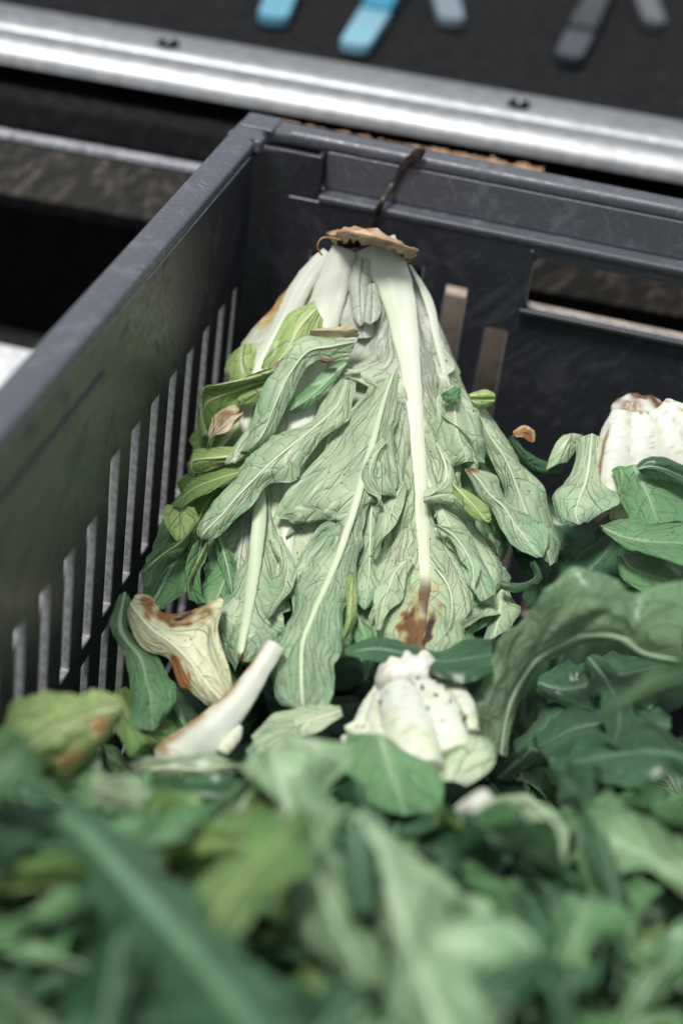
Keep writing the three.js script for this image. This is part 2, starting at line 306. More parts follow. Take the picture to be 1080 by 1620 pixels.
{
  const s = new THREE.Shape();                                            // section of the sill trim: (towards the crate, up)
  s.moveTo(-.066, -.004); s.lineTo(-.066, .003); s.quadraticCurveTo(-.065, .0045, -.062, .0045); s.lineTo(-.034, .0040); s.quadraticCurveTo(-.031, .003, -.030, .0008); s.lineTo(-.0275, .0004);
  s.quadraticCurveTo(-.026, .0048, -.020, .0056); s.quadraticCurveTo(-.008, .0062, -.002, .001); s.quadraticCurveTo(.0005, -.002, 0, -.005); s.lineTo(-.006, -.005); s.lineTo(-.01, -.004);
  const g = new THREE.ExtrudeGeometry(s, { depth: 2.4, bevelEnabled: false, curveSegments: 8 });
  g.applyMatrix4(new THREE.Matrix4().makeBasis(V(0, 0, 1), V(0, 1, 0), V(-1, 0, 0))); g.translate(1.2, 0, 0);
  mesh('edge_trim', boxUV(toCreasedNormals(g, .6), 3), alloy, van);
  for (const x of [-.085, .093, .3, -.3]) { const h = new THREE.CylinderGeometry(.0052, .0058, .0016, 14); h.translate(x, .0052, -.044); const b = mesh('screw_head', h, rubber, van); mesh('screw_slot', box(x - .0008, x + .0008, .0062, .0068, -.048, -.040, .0002), paleEdge, b); }
  mesh('cargo_floor', box(-1.2, 1.2, -.03, -.005, -1.6, -.0665), rubber, van);
  const rg = new THREE.BoxGeometry(.13, .0026, .010, 80, 2, 6); rg.translate(.046, -.0095, .009);
  for (let i = 0, p = rg.attributes.position; i < p.count; i++) { const x = p.getX(i); p.setZ(i, p.getZ(i) + .003 * noise(x * 160, p.getY(i) * 300, 1)); p.setY(i, p.getY(i) + .0016 * noise(x * 190, 2, p.getZ(i) * 300)); }
  rg.computeVertexNormals(); mesh('rust_strip', boxUV(rg, 6), rust, van);
  mesh('buffer', box(-1.2, 1.2, -.034, -.0165, -.03, .010, .004), rubber, van);
  mesh('highlight_strip', box(-1.2, 1.2, -.0385, -.0345, -.03, .0118, .0012), paleEdge, van);  // highlight along the bumper edge, built as a pale grey strip
  mesh('bumper_face', box(-1.2, 1.2, -.068, -.039, -.03, .0112, .002), dirtySteel, van);
  mesh('bumper_base', box(-1.2, 1.2, -.08, -.0685, -.16, -.004, .002), rubber, van);
  mesh('shadow_panel', box(-1.2, 1.2, GROUND + .02, -.0805, -.16, -.125, .002), rubber, van);  // added black panel standing in for the shadow under the van
}
tag(mesh('wooden_board', box(.016, .355, GROUND + .0005, -.0745, -.058, -.049, .001), new THREE.MeshStandardMaterial({ map: grimeTexture(26, [[.32, .25, .20], [.44, .35, .285], [.50, .41, .34]], 3), roughness: .85 })), 'brown wooden board standing on edge behind the slotted rear wall', 'board');
{
  const pb = thing('foam_box', 'pale grey foam box on the ground beside the crate', 'box', V(0, GROUND, 0)), foam = new THREE.MeshStandardMaterial({ map: grimeTexture(27, [[.46, .48, .49], [.58, .6, .61], [.64, .66, .66]], 3), roughness: .8 });
  const put = (n, g, p) => { g.translate(0, -GROUND, 0); return mesh(n, g, foam, p); };
  put('body', box(-.42, -.036, GROUND + .0005, -.172, -.048, .4, .006), pb); put('lid', box(-.424, -.033, -.1715, -.15, -.052, .404, .005), pb);
}
const onFloor = (px, py, y) => { const r = at(px, py, 1, true).sub(EYE); return r.multiplyScalar((y - EYE.y) / r.y).add(EYE); };
function stripEnd(label, near, far, w, ends, mats) {
  const a = onFloor(...near, -.0225), b = onFloor(...far, -.0225), len = a.distanceTo(b) + .05, g0 = thing('plastic_strip', label, 'plastic strip', V(a.x, -.0248, a.z));
  g0.rotation.y = Math.atan2(a.x - b.x, a.z - b.z);
  const part = (name, z0, z1, w0, w1, round, m, th) => {
    const s = new THREE.Shape(); s.moveTo(-w1, z1); s.lineTo(-w0, z0 + (round ? w0 * .8 : 0));
    if (round) s.bezierCurveTo(-w0, z0 - w0 * .2, w0, z0 - w0 * .2, w0, z0 + w0 * .8); else s.lineTo(w0, z0);
    s.lineTo(w1, z1); s.closePath();
    const g = new THREE.ExtrudeGeometry(s, { depth: th, bevelEnabled: true, bevelSize: .001, bevelThickness: .001, bevelSegments: 2, curveSegments: 10 });
    g.rotateX(-Math.PI / 2); g.translate(0, .0012, 0); mesh(name, toCreasedNormals(g, .7), m, g0);
  };
  w *= .85;
  part('tip', 0, len * ends, w * .92, w, true, mats[0], .004);
  part('shaft', len * ends + .0004, len, w * .96, w * .8, false, mats[1], .006);
}
const plast = (r, g, b, ro = .4) => new THREE.MeshPhysicalMaterial({ color: new THREE.Color().setRGB(r, g, b), roughness: ro, clearcoat: .3, clearcoatRoughness: .3 });
stripEnd('light blue rounded plastic strip end lying on the black van floor', [430, 36], [462, -50], .0095, .6, [plast(.09, .27, .37), plast(.07, .24, .36)]);
stripEnd('bright turquoise plastic strip with a pale blue tip on the van floor', [558, 80], [640, -50], .0092, .3, [plast(.15, .32, .41), plast(.008, .18, .29)]);
stripEnd('pale grey rounded strip end beside the turquoise strip on the van floor', [713, 38], [690, -50], .0085, .55, [plast(.14, .185, .22), plast(.05, .065, .08)]);
stripEnd('dark slate strip with a dull grey tip on the black van floor', [896, 98], [945, 0], .0085, .3, [plast(.022, .03, .037), plast(.010, .012, .015)]);
stripEnd('narrow grey strip end with a rounded tip on the van floor', [1034, 42], [1000, -50], .0075, .5, [plast(.07, .078, .085), plast(.04, .045, .05)]);

// ---------------------------------------------------------------- the crate
const PT = plasticTextures(31, [.0165, .0186, .0240]);
const plastic = new THREE.MeshPhysicalMaterial({ ...PT, roughness: 1, clearcoat: .12, clearcoatRoughness: .3 });
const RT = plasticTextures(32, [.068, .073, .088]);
const wornSkylitPlastic = new THREE.MeshPhysicalMaterial({ ...RT, roughness: 1 });  // real wear on the rim; sky reflection painted in on the upper band
const slotEdge = new THREE.MeshStandardMaterial({ map: grimeTexture(33, [[.12, .122, .126], [.22, .22, .225], [.30, .30, .30]], 8), roughness: .5 });   // paler mottled grey on the edges of the cut slots
const crate = thing('vegetable_crate', 'black plastic vegetable crate with slotted walls, full of wilting leafy heads', 'crate', V(0, GROUND, 0));
const inCrate = (name, g, m = plastic, parent = crate) => { g.translate(0, -GROUND, 0); return mesh(name, g, m, parent); };
const IW = .37, IL = .57, FLOOR = -.225, T = .003, LEDGE = -.0225;
const hole = (s, x0, x1, y0, y1, r = .0012) => {
  const h = new THREE.Path(); h.moveTo(x0 + r, y0); h.lineTo(x1 - r, y0); h.quadraticCurveTo(x1, y0, x1, y0 + r); h.lineTo(x1, y1 - r); h.quadraticCurveTo(x1, y1, x1 - r, y1); h.lineTo(x0 + r, y1); h.quadraticCurveTo(x0, y1, x0, y1 - r); h.lineTo(x0, y0 + r); h.quadraticCurveTo(x0, y0, x0 + r, y0); s.holes.push(h);
};
const rectShape = (x0, x1, y0, y1) => { const s = new THREE.Shape(); s.moveTo(x0, y0); s.lineTo(x1, y0); s.lineTo(x1, y1); s.lineTo(x0, y1); s.closePath(); return s; };
const slab = (s, t = T) => new THREE.ExtrudeGeometry(s, { depth: t - .0008, bevelEnabled: true, bevelSize: .0004, bevelOffset: -.0004, bevelThickness: .0004, bevelSegments: 1, curveSegments: 4 });
function endWall(name, z, back) {
  const s = rectShape(0, IW, FLOOR, LEDGE - .001);
  for (const [x, top] of [[.027, -.045], [.047, -.045], [.067, -.042], [.0872, -.0485], [.107, -.0645], [.258, -.0645], [.278, -.0485], [.298, -.045], [.318, -.045]]) hole(s, x, x + .0092, -.13, top);
  for (let x = .027; x < .34; x += .020) hole(s, x, x + .0092, -.205, -.14);
  hole(s, .122, .248, -.0515, -.029, .004);
  const g = slab(s); g.translate(0, 0, back ? -T + .0004 : z + .0004); const w = inCrate(name, boxUV(g), [plastic, slotEdge]);
  const k = back ? 1 : -1, Z = (a, b) => back ? [a, b] : [z - b, z - a];
  inCrate('upper_band', box(.0275, IW - .0275, LEDGE + .002, -.004, ...Z(-.0105, -.0078)), wornSkylitPlastic, w);  // reflection of the sky on this band put into the paler colour
  inCrate('ledge', box(.0275, IW - .0275, LEDGE - .0008, LEDGE + .0018, ...Z(-.0105, .0009), .0009), wornSkylitPlastic, w);
  for (const x of [0, IW - .0272]) {
    inCrate('corner_panel', box(x, x + .0272, LEDGE - .0008, -.004, ...Z(-T, 0)), plastic, w);
    inCrate('corner_rib', box(x ? x : x + .0247, x ? x + .0025 : x + .0272, LEDGE - .0006, -.0042, ...Z(-.0104, -.0031)), plastic, w);
  }
  // lip round the handle hole
  inCrate('handle_lip', box(.1195, .2505, -.0545, -.0518, ...Z(-.0005, .0032), .001), plastic, w);
  for (const x of [.1195, .2483]) inCrate('handle_lip', box(x, x + .0022, -.0516, -.0255, ...Z(-.0005, .0018), .0007), plastic, w);
}
endWall('end_wall', 0, true); endWall('end_wall', IL, false);
for (const right of [0, 1]) {
  const s = rectShape(-T, IL + T, FLOOR, -.0045);
  for (let k = 0; k < 24; k++) { const z = .0125 + .0221 * k, low = k >= 8 && k <= 15; hole(s, z, z + .0088, -.1305, low ? -.078 : -.0625, .0008); hole(s, z, z + .0088, -.205, -.139, .0008); }
  const g = slab(s); g.applyMatrix4(new THREE.Matrix4().makeBasis(V(0, 0, 1), V(0, 1, 0), V(-1, 0, 0))); g.translate(right ? IW + T : -.0002, 0, 0);
  const w = inCrate('side_wall', boxUV(g), [plastic, slotEdge]);
  const x0 = right ? IW - .0012 : -.0008, x1 = right ? IW + .0008 : .0012;
  inCrate('raised_panel', box(x0, x1, -.0745, -.02, .190, .372, .001), plastic, w);
}
for (const [cx, cz, sx, sz] of [[0, 0, 1, 1], [IW, 0, -1, 1], [0, IL, 1, -1], [IW, IL, -1, -1]]) {   // rounded inner corners
  const r = .015, s = new THREE.Shape(); s.moveTo(-.0005, -.0005); s.lineTo(r, -.0005); s.lineTo(r, 0); s.absarc(r, r, r, -Math.PI / 2, Math.PI, true); s.lineTo(-.0005, r); s.closePath();
  const g = new THREE.ExtrudeGeometry(s, { depth: .219, bevelEnabled: false, curveSegments: 10 });
  g.rotateX(Math.PI / 2); g.translate(0, -.0045, 0); g.scale(sx, 1, sz); g.translate(cx, 0, cz);
  if (sx * sz < 0) { const ix = g.index ? g.index.array : null; const p = g.attributes.position.array; for (let i = 0; i < p.length; i += 9) for (let q = 0; q < 3; q++) { const t = p[i + 3 + q]; p[i + 3 + q] = p[i + 6 + q]; p[i + 6 + q] = t; } g.computeVertexNormals(); }
  inCrate('corner', boxUV(toCreasedNormals(g, .8)), plastic);
}
inCrate('floor', box(0, IW, FLOOR - .008, FLOOR - .0005, 0, IL), plastic);
{
  const O = .0125, rrect = (x0, x1, z0, z1, r) => { const s = new THREE.Shape(); s.moveTo(x0 + r, z0); s.lineTo(x1 - r, z0); s.quadraticCurveTo(x1, z0, x1, z0 + r); s.lineTo(x1, z1 - r); s.quadraticCurveTo(x1, z1, x1 - r, z1); s.lineTo(x0 + r, z1); s.quadraticCurveTo(x0, z1, x0, z1 - r); s.lineTo(x0, z0 + r); s.quadraticCurveTo(x0, z0, x0 + r, z0); return s; };
  const s = rrect(-O, IW + O, -.021, IL + .021, .012); s.holes.push(rrect(.0004, IW - .0004, -.0078, IL + .0078, .012));
  hole(s, -.0085, -.0035, .004, .0085, .001);
  const g = new THREE.ExtrudeGeometry(s, { depth: .0012, bevelEnabled: true, bevelSize: .0034, bevelOffset: -.0034, bevelThickness: .0026, bevelSegments: 5, curveSegments: 8 });
  g.rotateX(Math.PI / 2); g.translate(0, -.0010, 0);
  const rim = inCrate('rim', boxUV(toCreasedNormals(g, .7)), wornSkylitPlastic);
  const q = rrect(-O + .0004, IW + O - .0004, -.0206, IL + .0206, .0116); q.holes.push(rrect(-O + .0026, IW + O - .0026, -.0184, IL + .0184, .010));
  const k = new THREE.ExtrudeGeometry(q, { depth: .016, bevelEnabled: false, curveSegments: 8 }); k.rotateX(Math.PI / 2); k.translate(0, -.0046, 0);
  inCrate('rim_skirt', boxUV(toCreasedNormals(k, .7)), wornSkylitPlastic, rim);
  for (const [x, z] of [[-.0105, -.0195], [IW - .0065, -.0195], [-.0105, IL + .0005], [IW - .0065, IL + .0005]]) inCrate('stacking_lug', box(x, x + .015, .0004, .0026, z, z + .017, .0012), wornSkylitPlastic, rim);
  inCrate('rim_knob', box(-.0005, .0035, -.004, .0022, .004, .012, .0015), wornSkylitPlastic, rim);
}
// ---------------------------------------------------------------- stems, butts
function loft(points, radii, flat, o = {}) {                                // closed tube through points; flat squeezes it towards o.up
  const n = o.n ?? 40, K = o.k ?? 20, P = [], C = [], I = [], up = o.up ?? EYE.clone().sub(points[0]).normalize(), seed = o.seed ?? 1;
  for (let i = 0; i <= n; i++) {
    const u = i / n, m = along(points, u), t = along(points, Math.min(1, u + .02)).sub(along(points, Math.max(0, u - .02))).normalize();
    const s = t.clone().cross(up).normalize(), w = s.clone().cross(t), r = mixList(radii, u) * (o.cap === false ? 1 : Math.sqrt(clamp(Math.min(u / .02, (1 - u) / .03), .02, 1)));
    for (let k = 0; k <= K; k++) {
      const a = k / K * 6.28318, ca = Math.cos(a), sa = Math.sin(a), q = 1 + (o.ridge ?? .05) * Math.sin(a * 5 + u * 2) + (o.lump ?? .05) * noise(ca * 1.4, sa * 1.4, u * 6 + seed);
      const p = m.clone().addScaledVector(s, ca * r * q).addScaledVector(w, sa * r * flat * q);
      P.push(p.x, p.y, p.z); C.push(...o.color(u, a, p));
    }
  }
  for (let i = 0; i < n; i++) for (let k = 0; k < K; k++) { const a = i * (K + 1) + k, b = a + K + 1; I.push(a, b, a + 1, b, b + 1, a + 1); }
  for (const [row, flip] of [[0, 0], [n, 1]]) {
    const m = along(points, row / n), c = P.length / 3; P.push(m.x, m.y, m.z); C.push(...(o.endColor ?? o.color(row / n, 0, m)));
    for (let k = 0; k < K; k++) { const a = row * (K + 1) + k; flip ? I.push(c, a + 1, a) : I.push(c, a, a + 1); }
  }
  const g = new THREE.BufferGeometry(); g.setAttribute('position', new THREE.Float32BufferAttribute(P, 3)); g.setAttribute('color', new THREE.Float32BufferAttribute(C, 3)); g.setIndex(I); g.computeVertexNormals(); return g;
}
const WHITE = [.53, .56, .50];
const fleshColor = (seed, tipGreen = .35, dirt = .1) => (u, a, p) => {
  const g = noise(p.x * 70, p.y * 70, p.z * 70 + seed), f = noise(p.x * 420, p.y * 420, p.z * 420 + seed), st = noise(Math.cos(a) * 6, Math.sin(a) * 6, u * 2 + seed);
  const fib = noise(Math.cos(a) * 14, Math.sin(a) * 14, u * 1.2 + seed); let c = mix3(WHITE, [.52, .62, .36], clamp(tipGreen * u + .22 * g + .2 * st + .28 * fib)); c = mix3(c, [.40, .30, .14], clamp((noise(p.x * 150, p.y * 150, p.z * 150 + seed) - .45) * 2.2) * .6); c = mix3(c, [.36, .24, .1], clamp((f - .62) * 4) * dirt * 3); return c;
};
function dome(center, axis, r, h, color, o = {}) {                           // lumpy cut end of a head
  const n = 26, K = 44, P = [], C = [], I = [], x = axis.clone().cross(V(.3, .5, .8)).normalize(), y = axis.clone().cross(x);
  for (let i = 0; i <= n; i++) for (let k = 0; k <= K; k++) {
    const f = i / n, a = k / K * 6.28318, ca = Math.cos(a), sa = Math.sin(a);
    const e = 1 + (o.jag ?? .12) * noise(ca * 1.6, sa * 1.6, 3 + (o.seed ?? 0)) + (o.jag ?? .12) * .5 * noise(ca * 5, sa * 5, f * 2 + (o.seed ?? 0));
    const rad = r * e * Math.sin(Math.min(1, f * 1.02) * Math.PI / 2 * (o.under ?? 1.25)) / 1, hh = h * Math.cos(f * Math.PI / 2 * (o.under ?? 1.25)) * (1 + (o.lump ?? .2) * noise(ca * f * 4, sa * f * 4, 9 + (o.seed ?? 0)));
    const p = center.clone().addScaledVector(x, ca * rad).addScaledVector(y, sa * rad).addScaledVector(axis, hh);
    P.push(p.x, p.y, p.z); C.push(...color(f, a, p));
  }
  for (let i = 0; i < n; i++) for (let k = 0; k < K; k++) { const a = i * (K + 1) + k, b = a + K + 1; I.push(a, b, a + 1, b, b + 1, a + 1); }
  const g = new THREE.BufferGeometry(); g.setAttribute('position', new THREE.Float32BufferAttribute(P, 3)); g.setAttribute('color', new THREE.Float32BufferAttribute(C, 3)); g.setIndex(I); g.computeVertexNormals(); return g;
}
const dryColor = (f, a, p) => { const g = noise(p.x * 120, p.y * 120, p.z * 120), q = noise(p.x * 380, p.y * 380, p.z * 380); let c = mix3([.46, .33, .20], [.26, .12, .045], clamp(.4 + .7 * g)); c = mix3(c, [.55, .45, .32], clamp(q * .8 - .1)); return mix3(c, DARKBROWN, clamp((noise(p.x * 210, 4, p.z * 210) - .45) * 3)); };
const local = (g, root) => { const p = root.position; g.translate(-p.x, -p.y, -p.z); return g; };

// ---------------------------------------------------------------- the big wilted head in the corner
const origin = V(0, 0, 0);
const head = thing('leafy_head', 'large wilted pale green head lying upside down in the crate corner, brown cut base uppermost', 'lettuce', origin);
{
  const c = at(586, 392, .699), ax = V(.02, .78, -.52).normalize();
  mesh('cut_base', dome(c.clone().add(V(0, -.0005, -.004)), ax,   .0178, .0036, dryColor, { jag: .17, lump: .8, under: 1.45, seed: 2 }), M.flesh, head);
  const strand = [at(540, 380, .69), at(512, 376, .688), at(502, 390, .688), at(510, 405, .69)];
  mesh('dry_strand', loft(strand, [.0005, .0004, .0003], 1, { n: 20, k: 6, color: () => [.22, .12, .05] }), M.flesh, head);

  // dim leaves underneath, fanned out from the base
  for (const [x1, y1, x2, y2, w, pal] of [[430, 700, 300, 900, 60, 'mid'], [470, 740, 400, 1000, 80, 'sage'], [560, 760, 540, 1040, 90, 'sage'], [640, 760, 650, 1060, 90, 'sage'], [700, 720, 760, 980, 80, 'sage'], [740, 700, 850, 870, 60, 'mid'], [400, 640, 310, 760, 55, 'lime'], [500, 780, 470, 1080, 70, 'mid'], [690, 780, 720, 1040, 80, 'mid'], [420, 660, 290, 840, 60, 'olive'], [450, 720, 350, 960, 70, 'sage'], [520, 700, 500, 960, 70, 'sage'], [610, 700, 600, 980, 70, 'pale'], [480, 640, 420, 860, 60, 'pale']])
    strap(head, [[585 + (x1 - 585) * .15, 430, 22], [585 + (x1 - 585) * .55, mix(430, y1, .5), w * .5], [x1, y1, w * .8], [mix(x1, x2, .5), mix(y1, y2, .5), w], [mix(x1, x2, .85), mix(y1, y2, .85), w * .7], [x2, y2, 8]], { lift: -7 - 6 * rnd(), pal, jag: .3, nu: 80, nv: 24, pleat: .002, ruffle: .004, ribW: .003, white: .3 });
  // rear and side leaves
  traced(head, [[508,404,520,400,535,398],[455,450,480,450,520,440],[405,515,445,520,500,505],[368,570,410,585,480,580],[360,600,392,640,450,640],[372,640,385,690,430,700]], { lift: -7, pal: 'white', ribs: [.004, .005, .004, .003, .002], white: .75, spots: [[.22, -1, .2, .45, [.34, .15, .04], .6]], eL: -6 });
  traced(head, [[362,560,385,545,402,540],[360,580,385,575,405,565],[368,600,388,596,402,590],[378,610,388,608,396,602]], { lift: -3, pal: 'lime', rib: false, nv: 18 });
  traced(head, [[640,415,648,420,656,428],[655,475,678,478,692,492],[662,540,692,540,724,575],[676,600,706,600,740,618],[690,655,718,655,748,655],[705,700,725,705,750,700]], { lift: -6, pal: 'pale', white: .55, ribW: .003, eR: -8, pleat: .0016 });
  traced(head, [[520,402,546,394,574,390],[498,450,526,450,552,440],[476,510,510,505,546,510],[446,570,490,570,556,562],[418,640,478,640,552,622],[398,720,468,720,560,700],[384,800,458,800,560,790],[398,880,452,880,540,870],[420,950,448,950,500,940]], { lift: -3, pal: 'white', white: .62, ribs: [.0058, .0072, .0078, .006, .004, .003, .002], ribFlat: .3, ribSpan: .3, eL: -5, eR: -3, nu: 80, nv: 36 });
  traced(head, [[545,400,572,398,604,400],[535,440,570,440,612,440],[535,490,572,490,612,485],[545,530,574,535,606,528]], { lift: 0, pal: 'white', white: 1.6, rib: false, bow: -.3, nv: 20 });
  traced(head, [[560,415,574,408,594,416],[548,452,569,450,590,450],[556,490,570,492,586,486],[563,512,570,516,580,512]], { lift: 3, pal: 'white', white: 1.5, rib: false, bow: .5, nv: 18, pleat: .0004 });
  traced(head, [[578,455,588,448,598,450],[574,485,588,484,602,480],[574,512,586,514,598,508]], { lift: 4.5, pal: 'white', white: 1.4, rib: false, bow: .6, nv: 14, pleat: .0003 });
  traced(head, [[552,462,566,440,582,448],[552,478,565,462,580,464],[558,488,566,478,574,474]], { lift: -2, pal: 'pale', rib: false, nv: 14, nu: 20 });
  traced(head, [[535,396,588,392,646,402],[510,430,590,430,662,434],[480,480,590,480,688,490],[450,540,590,540,716,560],[430,600,590,600,730,620],[430,660,590,660,730,680]], { lift: -3.5, pal: 'white', white: .95, rib: false, pleat: .0006, crumple: .001, ruffle: .001, nu: 60, nv: 40, bow: -.1 });
  // the central leaf with its long white rib and rotten tip
  traced(head, [[560,388,594,386,638,396],[594,440,622,445,654,448],[596,500,637,508,668,512],[562,562,648,575,690,588],[522,596,654,630,706,645],[572,616,658,662,718,700],[592,690,662,720,730,745],[606,760,666,790,744,792],[600,830,669,850,772,850],[588,900,672,905,802,930],[568,960,670,952,792,975],[560,1005,667,990,748,1004],[596,1044,662,1022,722,1034],[640,1056,660,1050,692,1054]],
    { lift: 0, pal: 'pale', white: .34, ribs: [.0086, .0074, .0056, .0040, .0034, .0030, .0028, .0026, .0024, .002, .0014, .0009, .0005], ribFlat: .26, ribSpan: .3, ribTone: .9, nu: 130, nv: 70, pleat: .0024, ruffle: .003, crumple: .003, eL: -4, eR: -5, spots: [[.87, -.1, .12, .28, [.135, .06, .018], .4], [.88, .16, .11, .13, [.035, .02, .013], .5], [.76, .0, .07, .1, [.10, .06, .025], .7]] });
  // crumpled side lobes of it
  traced(head, [[684,800,696,798,712,804],[700,850,716,840,736,836],[724,882,741,870,758,872],[734,922,756,905,778,928],[758,956,766,950,782,942]], { lift: 5, pal: 'sage', pleat: .002, nu: 50, ribW: .0008 });
  traced(head, [[700,880,704,872,712,868],[706,920,722,905,742,905],[712,965,734,945,752,950],[722,985,738,975,745,968]], { lift: 3, pal: 'pale', pleat: .002, rib: false });
  traced(head, [[664,840,640,835,622,850],[655,880,630,880,605,905],[640,915,612,930,590,955],[625,940,600,965,580,990]], { lift: 2, pal: 'pale', pleat: .002, rib: false });
  traced(head, [[760,890,775,880,790,880],[770,940,792,925,806,935],[770,985,790,970,822,970],[760,1020,780,1010,800,1005]], { lift: -8, pal: 'sage' });
  traced(head, [[690,790,720,785,760,800],[720,830,750,820,785,830],[745,870,770,865,790,870],[770,900,778,898,785,893]], { lift: -9, pal: 'mid' });
  // bottom left leaf with a strong rib, and the flat white stalk next to it
  traced(head, [[404,764,414,768,432,774],[397,810,411,815,436,836],[395,872,405,881,450,892],[360,926,398,930,464,952],[343,972,391,975,462,985],[349,1014,384,1012,442,1018],[372,1058,379,1044,402,1052]], { lift: 1, pal: 'sage', ribW: .0036, ribEnd: .35, eL: -5, eR: -6, nu: 70, nv: 40, pleat: .0018, spots: [[.97, 0, .07, .3, DARKBROWN, .6]] });
  traced(head, [[386,796,393,798,403,802],[374,858,384,860,398,864],[368,904,378,908,392,906]], { lift: -4, pal: 'white', white: 1.2, rib: false, nv: 12, nu: 24 });
  traced(head, [[440,770,470,775,505,770],[436,830,480,840,520,830],[440,880,480,890,525,880],[455,930,480,935,510,930]], { lift: -7, pal: 'sage', white: .3, pleat: .002 });
  traced(head, [[500,770,515,765,535,775],[498,800,518,800,540,800],[505,818,520,820,532,815]], { lift: -2, pal: 'mid', rib: false, nv: 14, nu: 24 });
  // long leaf hanging down the middle
  traced(head, [[576,780,590,774,612,788],[568,830,586,830,600,832],[560,900,584,900,603,890],[556,940,579,945,598,936],[566,960,577,965,588,958]], { lift: 2, pal: 'sage', ribW: .0006 });
  traced(head, [[600,600,622,590,642,596],[560,645,606,637,634,652],[520,692,592,690,622,712],[465,760,578,740,628,770],[433,822,567,780,612,792],[472,830,558,812,588,800],[520,816,548,842,576,850],[498,852,535,880,574,882],[455,905,516,925,562,930],[462,950,496,970,549,990],[440,1010,479,1015,538,1052],[425,1062,476,1062,528,1092],[432,1102,478,1102,511,1126],[470,1129,482,1128,495,1129]],
    { lift: 6, pal: 'sage', ribs: [.0004, .001, .0015, .0017, .0015, .0013, .001, .0008, .0006, .0004], ribTone: .86, nu: 130, nv: 56, pleat: .0016, ruffle: .003, eL: -4, eR: -4, dl: [-5, 0, 1, 1, 2, 1, 0, 0] });
  traced(head, [[552,904,558,904,563,905],[547,940,558,940,566,945],[545,985,554,985,563,976],[541,1011,543,1012,548,1006]], { lift: 9, pal: 'lime', rib: false, nv: 12, nu: 30, bow: .6 });
  traced(head, [[596,728,604,732,612,738],[585,760,604,764,627,778],[588,780,604,783,618,784]], { lift: 9, pal: 'sage', rib: false, nv: 14, nu: 22 });
  // leaves reaching out to the left
  traced(head, [[534,600,548,601,561,605],[513,640,535,638,558,655],[487,667,510,665,536,677],[455,676,480,690,508,702],[420,680,452,712,479,733],[402,708,425,735,462,763],[385,735,403,757,428,765],[360,768,378,783,401,798],[335,805,350,815,367,829],[315,836,325,840,340,851],[313,849,319,852,325,854]], { lift: 12, pal: 'sage', ribW: .0009, ribEnd: .3, nu: 90, nv: 40, eL: -5, eR: -3, dl: [-6, 0, 1, 1, 0, -2], crumple: .0025 });
  strap(head, [[548,575,6], [530,590,12], [510,610,14], [490,628,13], [470,642,9], [458,650,3]], { lift: 7, pal: 'mid', ribW: .001, nv: 20, nu: 40 });
  traced(head, [[569,527,564,540,545,581],[526,527,522,548,531,575],[480,535,487,556,500,571],[445,570,458,592,476,600],[415,620,436,638,452,652],[392,680,414,690,424,698],[374,716,388,714,402,722]], { lift: 13, pal: 'sage', ribW: .0007, nu: 70, nv: 28, eL: -4, eR: -5, dl: [-3, 0, 1, 0, -4] });
  traced(head, [[497,474,501,488,512,508],[456,498,476,515,512,530],[430,545,456,550,502,548],[414,580,440,573,492,566],[424,587,436,584,452,582]], { lift: 8, pal: 'lime', ribW: .0009, spots: [[.82, .2, .13, .55, [.15, .06, .025], .3]], pleat: .0016 });
  traced(head, [[487,530,490,523,494,518],[520,532,523,523,528,515],[550,531,553,523,556,516],[566,527,567,524,568,521]], { lift: 13, pal: 'beige', rib: false, nv: 12, nu: 30, spots: [[.85, .3, .2, .5]] });
  traced(head, [[500,572,505,568,508,566],[515,576,518,572,521,567],[527,574,529,571,531,569]], { lift: 14, pal: 'beige', rib: false, nv: 10, nu: 16, spots: [[.5, 0, .8, 1.2, BROWN, .3]] });
  strap(head, [[570,590,3], [545,592,8], [530,596,10], [520,598,5]], { lift: 4, pal: 'pale', rib: false, nv: 12, nu: 24 });
  traced(head, [[432,584,432,600,430,618],[392,597,386,614,386,642],[352,606,346,628,356,668],[322,611,326,640,346,684],[316,640,322,664,334,690],[321,689,325,692,330,694]], { lift: 3, pal: 'olive', ribW: .0008, eL: 5, eR: -6, bow: -.25 });
  strap(head, [[434,588,4], [395,600,4], [350,609,4], [322,616,4], [318,642,4], [325,690,3]], { lift: 9, pal: 'lime', rib: false, nv: 8, nu: 50, bow: .8 });
  traced(head, [[328,694,334,692,341,692],[338,662,350,672,363,684],[352,650,363,658,372,670],[366,643,374,654,384,660],[372,642,380,650,385,656]], { lift: 6, pal: 'beige', rib: false, nv: 18, spots: [[.5, -.3, .25, .5], [.9, .3, .12, .5]], crumple: .004 });
  traced(head, [[444,598,438,610,432,632],[405,610,400,624,402,640],[378,628,376,636,381,643]], { lift: 4, pal: 'lime', rib: false, spots: [[1, 0, .12, .6]] });
  traced(head, [[410,660,420,655,432,650],[378,700,398,695,418,690],[355,735,378,725,402,715],[362,735,372,733,380,730]], { lift: 6, pal: 'pale', rib: false });
  traced(head, [[388,706,386,720,392,736],[346,706,346,724,352,742],[310,708,308,728,313,749],[299,726,300,738,303,751]], { lift: 2, pal: 'lime', ribW: .0008, eR: -6 });
  traced(head, [[390,730,388,745,372,757],[346,742,346,757,341,771],[310,754,310,771,311,784],[285,780,287,788,290,796],[266,797,272,799,279,799]], { lift: 5, pal: 'olive', ribW: .001, eL: -3, eR: 3 });
  traced(head, [[266,797,285,794,306,799],[261,815,285,815,312,812],[264,836,285,841,306,836],[275,853,282,856,291,848]], { lift: 4, pal: 'lime', rib: false, bow: -.4, eL: 4, eR: 5, nv: 22 });
  traced(head, [[312,812,304,835,301,851],[292,848,283,865,279,886],[262,865,260,880,263,901],[235,889,240,904,251,921],[225,905,228,926,236,936]], { lift: 2, pal: 'mid', ribW: .0008, eL: 4, eR: -5 });
